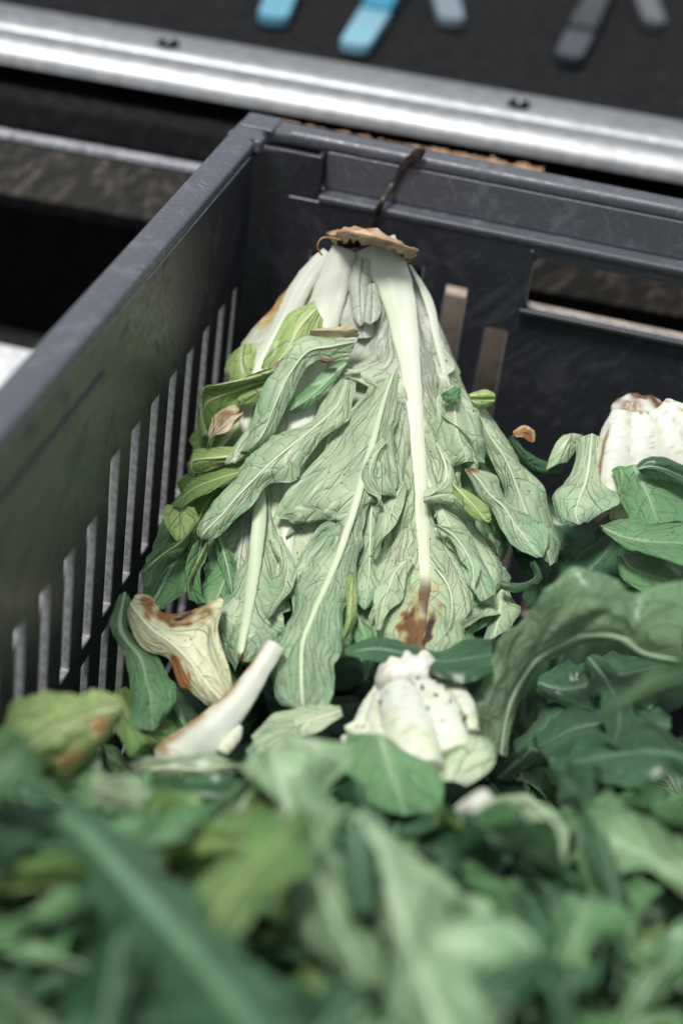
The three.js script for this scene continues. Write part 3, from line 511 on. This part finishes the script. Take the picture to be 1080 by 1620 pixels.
  strap(head, [[310,828,3], [288,857,3], [262,876,3], [240,893,3], [226,908,2]], { lift: 8, pal: 'lime', rib: false, nv: 6, nu: 40, bow: .8 });
  traced(head, [[308,856,319,853,331,853],[299,880,313,884,327,880],[296,906,305,910,318,905],[296,930,305,935,322,940],[300,946,312,955,328,955]], { lift: 0, pal: 'mid', ribW: .0006, eL: 5, eR: 4 });
  strap(head, [[330,852,2], [318,880,3], [306,903,3], [297,925,2], [300,945,2]], { lift: 6, pal: 'lime', rib: false, nv: 6, nu: 36, bow: .8 });
  strap(head, [[345,848,8], [356,880,14], [364,915,12], [368,945,4]], { lift: -1, pal: 'mid', ribW: .0008 });
  strap(head, [[375,880,14], [355,920,28], [338,960,26], [322,990,10]], { lift: -5, pal: 'mid', ribW: .001 });
  strap(head, [[330,790,20], [300,830,34], [270,900,40], [240,960,20]], { lift: -8, pal: 'mid', pleat: .002, ruffle: .004 });
  // small crumpled lobes that stand out between the big leaves
  for (const [S, lift, pal] of [[[[610,700,4], [590,725,12], [585,755,16], [600,785,8], [606,800,2]], 8, 'sage'], [[[640,760,4], [625,790,14], [612,830,18], [600,870,8], [594,886,2]], 4, 'sage'], [[[690,700,4], [705,740,14], [700,780,16], [690,810,6], [686,820,2]], 3, 'pale'], [[[440,850,4], [455,890,16], [450,930,18], [430,965,7], [424,980,2]], 4, 'sage'], [[[690,830,4], [720,850,14], [745,890,16], [750,925,7], [752,940,2]], 8, 'sage'], [[[650,880,4], [625,905,16], [610,945,18], [600,985,7], [596,1000,2]], 4, 'pale'], [[[560,960,4], [575,1000,16], [585,1040,14], [580,1075,2]], 1, 'mid'], [[[420,700,4], [395,745,14], [370,790,14], [355,830,2]], 6, 'pale'], [[[455,740,3], [470,780,14], [465,820,16], [452,850,2]], -1, 'sage'], [[[700,650,3], [730,690,14], [750,730,16], [760,760,2]], 6, 'sage'], [[[520,850,3], [500,890,14], [480,930,14], [470,960,2]], 3, 'sage'], [[[690,900,3], [710,930,14], [715,970,16], [705,1005,2]], 3, 'pale'], [[[365,600,3], [345,650,14], [330,700,16], [318,740,2]], -3, 'olive'], [[[345,770,3], [320,810,16], [305,850,16], [295,880,2]], -4, 'olive']])
    strap(head, S, { lift, pal, jag: .3, ruffle: .0045, crumple: .004, pleat: .0018, ribW: .0006, nu: 44, nv: 24, eL: rr(-7, 2), eR: rr(-7, 2) });
  // right hand leaves
  traced(head, [[736,638,752,644,769,650],[755,690,775,690,793,684],[780,730,800,728,816,715],[797,775,815,765,839,748],[800,810,830,805,869,785],[830,850,850,845,886,830],[850,878,865,872,888,865],[862,893,870,895,880,889]], { lift: 3, pal: 'sage', ribW: .0007, nu: 70, nv: 34, eR: -6, eL: -3 });
  traced(head, [[733,743,738,741,746,741],[745,765,758,760,783,752],[757,788,775,783,795,775],[777,808,797,803,808,796],[788,840,813,828,836,812],[805,866,830,850,861,826],[830,879,845,869,865,861],[850,885,856,882,861,878]], { lift: 8, pal: 'sage', ribW: .0007, nu: 70, nv: 34, spots: [[.02, 0, .05, 1, [.16, .07, .04], .5]] });
  traced(head, [[700,614,715,609,731,614],[689,640,718,645,749,640],[691,690,725,690,767,680],[704,726,735,716,774,706],[715,735,740,730,768,729]], { lift: 8, pal: 'sage', ribW: .0008, crumple: .005, pleat: .002, nu: 60, nv: 40, ruffle: .004 });
  traced(head, [[697,624,706,618,716,613],[702,636,716,630,727,614],[718,642,724,636,728,622]], { lift: 13, pal: 'mid', rib: false, nv: 12, nu: 18 });
  traced(head, [[738,622,744,632,748,646],[752,618,757,632,758,649],[768,616,771,632,769,648],[780,622,783,632,777,644]], { lift: 7, pal: 'lime', rib: false, bow: .9, nv: 20 });
  traced(head, [[713,764,715,765,718,764],[720,786,732,783,743,775],[735,806,752,803,769,798],[755,824,766,821,777,812],[768,829,773,827,777,822]], { lift: 13, pal: 'lime', ribW: .0007, bow: .4 });
  traced(head, [[670,778,668,788,668,798],[698,765,698,781,696,799],[712,764,716,781,722,801]], { lift: 10, pal: 'pale', rib: false, bow: .5 });
}

// ---------------------------------------------------------------- loose pieces
const loose = (name, label, cat = 'leaf', group) => thing(name, label, cat, origin, group);
{
  const t = loose('yellow_leaf', 'cream yellow leaf with rusty brown rotten edges beside the slotted wall');
  traced(t, [[215,941,206,955,201,967],[236,943,222,975,208,996],[258,970,243,997,228,1022],[302,966,268,1015,255,1033],[351,948,290,1035,272,1046],[347,990,312,1060,285,1079],[358,1040,330,1085,305,1096],[366,1085,348,1105,328,1113],[358,1109,350,1115,342,1118]],
    { name: 'blade', lift: 10, jag: 0, pal: 'yellow', ribW: .0007, ribEnd: .4, nu: 90, nv: 50, eL: -2, eR: -4, bow: .02, crumple: .0016, spots: [[.31, -.8, .16, .38, BROWN, .35], [.14, -.7, .08, .5, BROWN, .6], [.58, .85, .12, .5, [.27, .11, .03], .3], [1, .1, .06, .8, [.30, .15, .05], .5], [.36, -.85, .035, .25, DARKBROWN, .3]] });
  const g = loose('green_leaf', 'teal green leaf tucked between the slotted wall and the yellow leaf');
  traced(g, [[185,945,198,937,210,950],[173,980,190,985,206,985],[174,1004,198,1010,220,1012],[198,1038,222,1040,253,1034],[206,1080,232,1075,259,1065],[204,1116,238,1105,279,1093],[208,1142,240,1136,283,1112],[220,1152,242,1157,268,1132]], { name: 'blade', lift: 4, pal: 'mid', ribW: .0014, nu: 70, nv: 34 });
  const p = loose('olive_leaf', 'small frilled olive leaf under the tip of the cut white stalk');
  strap(p, [[190,1090,10], [200,1130,26], [225,1160,30], [265,1170,24], [290,1190,8]], { name: 'blade', lift: -4, pal: 'olive', ribW: .001 });
  const q = loose('dark_leaf', 'dark glossy green leaf behind the cut white stalk');
  strap(q, [[270,1090,10], [285,1130,26], [300,1165,30], [310,1200,20]], { name: 'blade', lift: -8, pal: 'green', upper: true });
  const q2 = loose('dark_leaf', 'dark shaded leaf between the yellow leaf and the strong ribbed leaf');
  strap(q2, [[345,1000,14], [350,1040,30], [345,1080,34], [330,1120,20]], { name: 'blade', lift: -14, pal: 'green', upper: true });

  const pts = [[436, 1020], [412, 1058], [385, 1100], [352, 1140], [318, 1175], [275, 1212]].map(([x, y], i) => at(x, y, depthOf(x, y) - .012 + i * .0005));
  const st = loose('cut_stalk', 'thick cut white stalk with a brown bruised side lying among the leaves', 'stalk');
  mesh('stalk', loft(pts, [.0036, .0037, .0046, .0062, .0075, .0085], .7, { ridge: .06, cap: false, endColor: [.72, .72, .58], color: (u, a, p) => { const g = noise(p.x * 80, p.y * 80, p.z * 80); let c = mix3(WHITE, [.60, .64, .46], clamp(.25 + .3 * g)); const k = Math.exp(-(((((a - 3.14 * .0) + 9.42) % 6.28 - 3.14) / .55) ** 2)); return mix3(c, [.26, .15, .06], clamp(k * (1.1 + .8 * noise(p.x * 160, p.y * 160, p.z * 160)))); } }), M.flesh, st);
  const sh = [[378, 1148], [372, 1164], [362, 1178], [352, 1192]].map(([x, y]) => at(x, y, depthOf(x, y) - .006));
  mesh('side_shoot', loft(sh, [.0014, .0024, .0026, .002], .8, { n: 20, k: 12, color: fleshColor(8, .6) }), M.flesh, st);

  const tw = loose('dry_stem', 'dark dried stem running down the rear crate wall to the big head', 'stem');
  const onWall = (px, py, z) => { const r = at(px, py, 1, true).sub(EYE); return r.multiplyScalar((z - EYE.z) / r.z).add(EYE); };
  const tp = [[672, 236, -.0066], [655, 247, -.0066], [640, 262, -.0066], [622, 292, -.0062], [606, 318, .0022], [592, 344, .0014], [582, 368, .0014]].map(q => onWall(...q));
  mesh('stem', loft(tp, [.0014, .0022, .0014, .0012, .0012, .0013, .0011], .4, { n: 70, k: 10, lump: .5, color: (u, a, p) => mix3([.010, .007, .005], [.035, .02, .012], clamp(noise(p.x * 300, p.y * 300, p.z * 300) + .3)) }), M.flesh, tw);

  const ar = loose('arched_leaf', 'broad dark green leaf bent over in an arch beside the white cut head');
  traced(ar, [[738,1166,793,1194,801,1199],[746,1106,801,1134,810,1139],[763,1051,822,1080,832,1086],[797,992,855,1040,864,1048],[848,944,900,1014,907,1022],[900,888,942,1004,947,1013],[950,906,982,1010,987,1019],[1010,925,1019,1034,1023,1044],[1095,918,1082,1046,1080,1056]],
    { name: 'blade', d: [.608, .606, .602, .596, .588, .58, .58, .582, .57], pal: 'teal', upper: true, ribW: .0013, ribEnd: .8, ribTone: 1.1, nu: 100, nv: 50, eL: 4, eR: -10, bow: .25, crumple: .003 });
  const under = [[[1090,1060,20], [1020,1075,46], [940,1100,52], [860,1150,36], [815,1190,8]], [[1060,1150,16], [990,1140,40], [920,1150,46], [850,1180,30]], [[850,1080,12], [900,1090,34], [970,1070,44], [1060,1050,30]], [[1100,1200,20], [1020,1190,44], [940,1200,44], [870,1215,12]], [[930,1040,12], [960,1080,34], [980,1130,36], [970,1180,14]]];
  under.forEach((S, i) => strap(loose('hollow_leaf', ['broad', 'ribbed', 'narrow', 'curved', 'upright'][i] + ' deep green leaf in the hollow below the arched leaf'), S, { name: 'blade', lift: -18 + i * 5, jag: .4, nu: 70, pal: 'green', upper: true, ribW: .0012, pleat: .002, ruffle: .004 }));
  const sl = loose('slim_leaf', 'slim dark leaf lying across the rotten tip above the white cut head');
  traced(sl, [[545,1030,546,1034,548,1038],[590,1010,592,1026,596,1042],[640,1015,642,1034,650,1052],[690,1030,694,1046,700,1066],[735,1018,740,1042,745,1072],[775,1010,778,1035,780,1062]], { name: 'blade', lift: 16, pal: 'green', upper: true, ribW: .0008, eL: -2, eR: 2 });
}

// ---------------------------------------------------------------- second head: white cut base with soil specks
{
  const h = thing('leafy_head', 'head with a clean white cut base and thick stalks flecked with soil', 'lettuce', origin);
  const ax = at(640, 1060, .60).sub(at(660, 1200, .585)).normalize();
  const c = at(648, 1092, .604);
  const knob = (f, a, p) => { const g = noise(p.x * 150, p.y * 150, p.z * 150), q = noise(p.x * 300, p.y * 300, p.z * 300 + 4); return mix3(mix3(WHITE, [.66, .66, .52], clamp(.3 + g)), [.34, .19, .07], clamp((q - .66) * 5)); };
  mesh('cut_base', dome(c.clone().add(V(0, .003, -.002)), ax, .0125, .0085, knob, { jag: .12, lump: .3, under: 1.4, seed: 11 }), M.flesh, h);
  [[[628, 1088], [642, 1140], [664, 1226], [.0062, .0090, .0100, .0094], -9], [[668, 1086], [692, 1130], [716, 1198], [.0058, .0086, .0092, .008], -6], [[694, 1082], [722, 1116], [739, 1166], [.0048, .0064, .0066, .005], 0], [[608, 1092], [588, 1130], [566, 1168], [.0042, .0052, .005, .0036], 0], [[612, 1100], [606, 1150], [604, 1200], [.005, .0068, .007, .006], -3], [[604, 1112], [580, 1142], [546, 1156], [.0022, .0026, .0024, .0016], -3], [[600, 1128], [575, 1162], [540, 1172], [.002, .0024, .0022, .0015], -5]].forEach(([p0, p1, p2, r, z], i) => {
    const P = [p0, [mix(p0[0], p1[0], .5), mix(p0[1], p1[1], .5)], p1, [mix(p1[0], p2[0], .5), mix(p1[1], p2[1], .5)], p2].map(([X, Y], k) => at(X, Y, depthOf(X, Y) + (z - 1) / 1000));
    mesh('stalk', loft(P, r.map(x => x * .9), .72, { n: 50, k: 30, ridge: .018, lump: .045, seed: i * 3.1, color: fleshColor(i * 7.3, .4, .2) }), M.flesh, h);
  });
  for (const [x, y, s] of [[612,1098,1], [625,1075,.7], [640,1092,1.2], [652,1104,.9], [668,1088,1.1], [690,1100,1], [684,1070,1.5], [694,1076,1.2], [705,1090,.8], [735,1136,1.4], [730,1128,.8], [650,1150,.8], [600,1110,.7], [660,1072,.6], [620,1130,.6], [640,1062,.7], [676,1120,.6], [712,1108,.7], [575,1150,.6], [700,1140,.5]]) {
    const g = new THREE.IcosahedronGeometry(.0008 * s, 1); g.scale(1.5, .6, .8); g.rotateZ(rr(0, 3)); const p = at(x, y, depthOf(x, y) - .0145); g.translate(p.x, p.y, p.z);
    const m = mesh('soil_speck', g, soil(), h);
  }
  traced(h, [[690,1240,715,1235,740,1245],[690,1215,730,1205,775,1225],[715,1180,750,1180,788,1195],[735,1165,752,1163,770,1168]], { lift: 12, pal: 'pale', rib: false, nv: 20 });
  traced(h, [[540,1170,600,1160,660,1195],[545,1205,615,1210,690,1225],[560,1250,630,1255,710,1265],[600,1285,640,1290,690,1290]], { d: [.565, .555, .54, .53], pal: 'mid', ribW: .0014, pleat: .003, ruffle: .004 });
  strap(h, [[470,1150,12], [440,1165,20], [410,1180,16], [390,1190,6]], { lift: 12, pal: 'sage', rib: false });
  strap(h, [[540,1125,10], [490,1140,22], [440,1150,20], [400,1170,10]], { lift: 8, pal: 'pale', ribW: .001 });
  strap(h, [[465,1160,6], [475,1175,9], [470,1195,8], [480,1215,4]], { lift: 22, pal: 'white', rib: false, bow: .6 });
}
function soil() { return soil.m ||= new THREE.MeshStandardMaterial({ color: new THREE.Color().setRGB(.02, .016, .012), roughness: .9 }); }

// ---------------------------------------------------------------- third head, by the rear wall under the handle hole
{
  const h = thing('leafy_head', 'head with a browned cut base resting against the rear wall below the handle hole', 'lettuce', origin);
  const ax = V(-.1, .85, -.3).normalize(), c = at(1008, 652, .699);
  const cap = (f, a, p) => { const g = noise(p.x * 100, p.y * 100, p.z * 100), q = noise(p.x * 260, p.y * 260, p.z * 260); return mix3(mix3(WHITE, [.55, .42, .24], clamp(.4 + g)), mix3([.14, .06, .02], DARKBROWN, clamp(q)), clamp(1.5 - f * 1.2 + g * .9 - .2)); };
  mesh('cut_base', dome(c, ax, .0105, .007, cap, { jag: .12, lump: .15, under: 1.2, seed: 21 }), M.flesh, h);
  for (const [a, b, cc, r] of [[[990, 654], [976, 705], [962, 800], [.0055, .0078, .008]], [[1010, 656], [1012, 712], [1004, 830], [.0068, .0095, .0098]], [[1028, 654], [1056, 704], [1076, 830], [.0066, .0098, .01]], [[1038, 650], [1088, 690], [1130, 800], [.006, .0088, .009]]]) {
    const P = [a, b, cc].map(([x, y], i) => at(x, y, .688 - i * .004)), sd = rr(0, 50), fc = fleshColor(sd, .3, .25);
    mesh('stalk', loft(P, r, .6, { ridge: .018, lump: .045, n: 50, k: 30, color: (u, an, p) => mix3(fc(u, an, p), [.15, .075, .025], clamp(3 * (noise(Math.cos(an) * 2.2, Math.sin(an) * 2.2, sd + u * .8) - .42) + .9 * (1 - sm(.05, .3, u + .12 * noise(p.x * 200, p.y * 200, p.z * 200))))) }), M.flesh, h);
  }
  traced(h, [[866,742,880,735,900,730],[872,712,895,705,915,705],[890,688,905,685,922,688]].reverse(), { lift: 2, pal: 'pale', rib: false });
  traced(h, [[912,692,936,686,966,698],[908,735,931,735,968,740],[890,762,925,765,976,775],[868,780,915,790,990,795],[880,821,910,812,956,812],[900,831,915,830,932,827]], { lift: 8, pal: 'sage', ribW: .001, nu: 60, nv: 40, dl: [0, 0, 4, 6] });
  traced(h, [[968,744,1000,735,1042,738],[978,775,1018,770,1070,760],[990,805,1030,800,1095,790],[1000,832,1040,828,1100,822]], { lift: 14, pal: 'mid', ribW: .001, pleat: .002, dl: [0, 4, 8] });
  traced(h, [[1006,738,1007,742,1012,747],[1020,722,1028,738,1038,757],[1045,722,1055,744,1065,768],[1095,740,1100,765,1105,790]], { lift: 24, pal: 'green', upper: true, ribW: .001, bow: .5 });
  traced(h, [[948,829,950,833,953,837],[985,826,986,850,992,872],[1030,830,1031,857,1036,886],[1095,825,1093,860,1092,897]], { lift: 22, pal: 'mid', ribW: .001, eR: 5, eL: -4 });
  strap(h, [[808,690,8], [822,716,9], [848,738,11], [888,748,9]], { lift: -4, pal: 'green', rib: false, bow: .7 });
  strap(h, [[812,688,5], [826,684,10], [836,690,10], [842,700,4]], { lift: -2, pal: 'beige', rib: false, spots: [[.5, 0, .7, 1, [.30, .11, .02], .4]], crumple: .004 });
  for (const S of [[[820,790,20], [880,850,50], [930,900,60], [980,930,40]], [[1000,800,20], [960,870,50], [900,930,60], [840,970,30]], [[1100,830,20], [1040,890,50], [970,940,50], [900,960,20]], [[780,800,12], [830,850,30], [870,900,40], [880,950,20]]]) strap(h, S, { lift: -14 - 6 * rnd(), pal: 'green', upper: true, ribW: .001 });
  strap(h, [[985,880,10], [1000,900,26], [1040,915,30], [1075,920,18]], { lift: 6, pal: 'mid', ribW: .001 });
  strap(h, [[790,925,6], [820,930,8], [850,915,8], [842,890,6]], { lift: 4, pal: 'green', rib: false, bow: .6 });
}

// ---------------------------------------------------------------- the pile in front
const proj = p => { const q = p.clone().sub(EYE), z = q.dot(camFwd); return [CX + q.dot(camRight) / z * FOCAL, CY + q.dot(camDown) / z * FOCAL]; };
{
  const fg = (name, label, T, o) => traced(loose(name, label), T, { name: 'blade', nu: 80, nv: 28, jag: .3, ...o });
  fg('spotted_leaf', 'large lime green leaf with two brown spots leaning on the slotted side wall', [[190,1098,192,1120,190,1146],[140,1080,152,1130,162,1196],[70,1084,92,1150,102,1236],[10,1124,26,1190,40,1256],[-30,1170,-20,1230,-10,1300]], { d: [.545, .54, .53, .52, .51], pal: 'lime', ribW: .0012, spots: [[.28, .3, .08, .22, [.42, .24, .1], .5], [.5, .62, .1, .2, [.42, .24, .1], .5]], eL: -6, eR: -10, bow: .3 });
  fg('long_leaf', 'long dark green leaf with a pale straight midrib lying over the front of the pile', [[60,1235,40,1262,15,1268],[190,1300,120,1305,50,1350],[290,1390,200,1390,115,1440],[380,1480,290,1490,190,1540],[470,1580,370,1590,260,1630],[560,1700,440,1690,330,1740]], { d: [.47, .445, .42, .395, .37, .35], pal: 'green', ribW: .0022, ribEnd: .9, eL: -8, eR: -16, ribSpan: .1 });
  fg('broad_leaf', 'broad pale grey green leaf lying in the middle of the front pile', [[400,1196,430,1186,470,1184],[386,1215,438,1218,556,1192],[404,1255,450,1258,520,1240],[430,1285,462,1292,540,1268],[372,1345,484,1340,566,1322],[420,1372,500,1380,545,1370],[440,1430,520,1432,586,1420],[480,1465,540,1475,570,1470],[500,1520,560,1515,604,1506],[565,1565,590,1565,612,1555]], { d: [.505, .49, .465, .445, .425, .41], pal: 'teal', ribW: .0016, pleat: .004, ruffle: .008, crumple: .006, eL: -12, eR: -8, nu: 80, nv: 36 });
  fg('limp_leaf', 'limp pale leaf with a lime midrib draped over the front pile', [[545,1295,562,1288,585,1290],[558,1345,600,1345,705,1352],[585,1400,622,1412,790,1402],[600,1465,642,1480,712,1445],[612,1505,655,1515,735,1480],[612,1535,668,1552,855,1515],[640,1605,700,1625,800,1605],[700,1700,740,1700,780,1700]], { d: [.475, .455, .435, .415, .4, .385, .37], pal: 'teal', ribW: .0022, ribEnd: .8, pleat: .004, ruffle: .008, crumple: .006, eR: -10, nu: 80, nv: 36 });
  fg('narrow_leaf', 'narrow deep green leaf standing between the two pale leaves in front', [[545,1300,560,1295,575,1300],[535,1350,565,1350,598,1355],[540,1400,570,1400,602,1405],[555,1440,575,1445,595,1440]], { d: [.45, .44, .43, .42], pal: 'green', upper: true, ribW: .001 });
  fg('hooked_leaf', 'pale green leaf bent into a hook near the small pale stump', [[752,1262,755,1280,762,1295],[800,1255,802,1278,812,1300],[850,1262,848,1290,835,1310],[895,1300,872,1320,845,1340],[908,1350,880,1360,850,1370],[860,1410,855,1408,848,1400]], { d: [.545, .54, .53, .525, .52, .52], pal: 'sage', ribW: .001 });
  fg('near_leaf', 'mid green leaf jutting in over the dark hollow from the right side', [[945,1128,948,1132,955,1136],[990,1085,1000,1105,1015,1120],[1040,1050,1050,1080,1070,1100],[1120,1020,1130,1060,1140,1100]], { d: [.50, .48, .465, .45], pal: 'mid', ribW: .0016, upper: true });
  fg('curled_leaf', 'light green leaf with a curled rim below the slotted side wall', [[230,1330,235,1350,245,1375],[290,1300,300,1330,310,1380],[370,1300,375,1330,370,1360],[410,1330,410,1342,402,1352]], { d: [.475, .465, .46, .46], pal: 'olive', ribW: .0012, bow: .5 });
  fg('mint_leaf', 'small mint green leaf above the long pale ribbed leaf', [[140,1230,145,1250,150,1270],[190,1215,195,1255,205,1300],[235,1225,232,1260,225,1300]], { d: [.5, .485, .48], pal: 'sage', ribW: .001 });
  fg('frilled_leaf', 'pale frilled leaf lying over the buried end of the cut white stalk', [[205,1205,215,1222,225,1245],[255,1188,265,1215,275,1250],[310,1192,315,1218,320,1248],[360,1196,362,1212,362,1230],[395,1205,395,1212,392,1220]], { d: [.565, .56, .56, .562, .566], pal: 'sage', ribW: .0008, ruffle: .005, upper: true });
  fg('crinkled_leaf', 'crinkled dark green leaf just below the frilled leaf at the stalk end', [[215,1240,220,1265,230,1295],[270,1225,280,1260,290,1300],[340,1225,345,1260,350,1295],[390,1240,392,1262,390,1285]], { d: [.545, .54, .538, .54], pal: 'green', ribW: .0008, ruffle: .005, upper: true });
  const stump = loose('pale_stump', 'small pale stump of a stalk between the hooked leaf and the limp leaf', 'stalk');
  mesh('stump', loft([[742, 1262], [757, 1285], [766, 1310], [774, 1335]].map(([x, y]) => at(x, y, .51)), [.005, .0062, .0045, .0035], .8, { color: fleshColor(33, .9, .3) }), M.flesh, stump);

  const ys = z => mixList([-.19, -.175, -.16, -.145, -.115, -.082, -.065, -.05, -.04], (z - .04) / .48);
  const limit = x => mixList([1130, 1150, 1215, 1245, 1215, 1270, 1275, 1230, 1180, 1150], x / 1080);
  const kinds = [['green', true], ['green', true], ['mid', true], ['mid', false], ['green', true], ['olive', true], ['teal', false], ['mid', true], ['green', false], ['mid', false]];
  const spots = [[.06, .33], [.12, .36], [.18, .33], [.24, .34], [.05, .42], [.11, .45], [.17, .43], [.23, .45], [.2, .24], [.25, .2], [.3, .3], [.3, .42], [.14, .27], [.04, .27], [.15, .52], [.28, .52], [.05, .52]];
  const where = ['below the slotted side wall', 'in front of the cut white stalk', 'in front of the white cut base', 'right of the limp pale leaf', 'under the long pale ribbed leaf', 'under the broad pale leaf', 'under the limp pale leaf', 'at the front right of the pile', 'in the hollow under the arched leaf', 'behind the near jutting leaf', 'along the right side wall', 'by the right front corner', 'between white cut base and broad pale leaf', 'beside the lime spotted leaf', 'at the middle of the front wall', 'in the right corner of the front wall', 'in the left corner of the front wall'];
  spots.forEach(([x, z], i) => {
    const h = thing('leafy_head', `loose green head of curled leaves ${where[i]}`, 'lettuce', origin, 'green heads heaped in the front of the crate');
    const n = i < 14 ? 56 : 12, a0 = rr(0, 6.28), near = sm(.28, .44, z);
    const clear = rows => { for (const r of rows) for (const q of [r.L, r.M, r.R]) { const [X, Y] = proj(q); if (X > -20 && X < 1100 && Y < limit(X) + 20 * Math.sin(X * .03 + i)) return false; } return true; };
    for (let k = 0; k < n; k++) {
      const a = a0 + k * 2.4, e = rr(-.15, .8), dir = V(Math.cos(a) * Math.cos(e), Math.sin(e), Math.sin(a) * Math.cos(e)), up = V(rr(-.8, .8), 1, rr(-.8, .8));
      const [pal, upper] = kinds[(rnd() * kinds.length) | 0], len = rr(.05, .115) * (1 - .3 * near), w = rr(.006, .0165) * (1 - .35 * near), st = seedState;
      for (let tr = 0, dy = 0; tr < 7; tr++, dy += .012) {
        seedState = st;
        const start = V(clamp(x + rr(-.04, .04), .02, .35), ys(z) - rr(0, .035) - dy, clamp(z + rr(-.035, .035), .02, .55));
        if (grown(h, start, dir, up, len, w, { check: clear, pal, upper, ribW: rr(.0004, .001), ruffle: .009, crumple: .009, nu: 42, nv: 12, jag: rr(.3, .62), droop: rr(.2, 2.1), cup: rr(-.4, .6) })) break;
      }
    }
  });
  // deep dim leaves that fill the bottom of the crate
  const bed = [];
  for (let i = 0; i < 9; i++) {
    const x = .05 + (i % 3) * .125, z = .08 + ((i / 3) | 0) * .17, h = thing('leafy_head', 'dark crushed head of leaves deep in the bottom of the crate', 'lettuce', origin, 'crushed heads in the bottom of the crate');
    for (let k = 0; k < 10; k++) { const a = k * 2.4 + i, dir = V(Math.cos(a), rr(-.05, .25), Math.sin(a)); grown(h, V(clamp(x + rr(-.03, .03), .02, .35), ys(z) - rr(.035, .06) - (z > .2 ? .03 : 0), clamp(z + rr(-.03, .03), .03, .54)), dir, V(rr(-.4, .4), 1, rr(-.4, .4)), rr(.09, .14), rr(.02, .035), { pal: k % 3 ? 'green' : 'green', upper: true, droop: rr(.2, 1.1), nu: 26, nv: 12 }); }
  }
}
renderer.render(scene, camera);
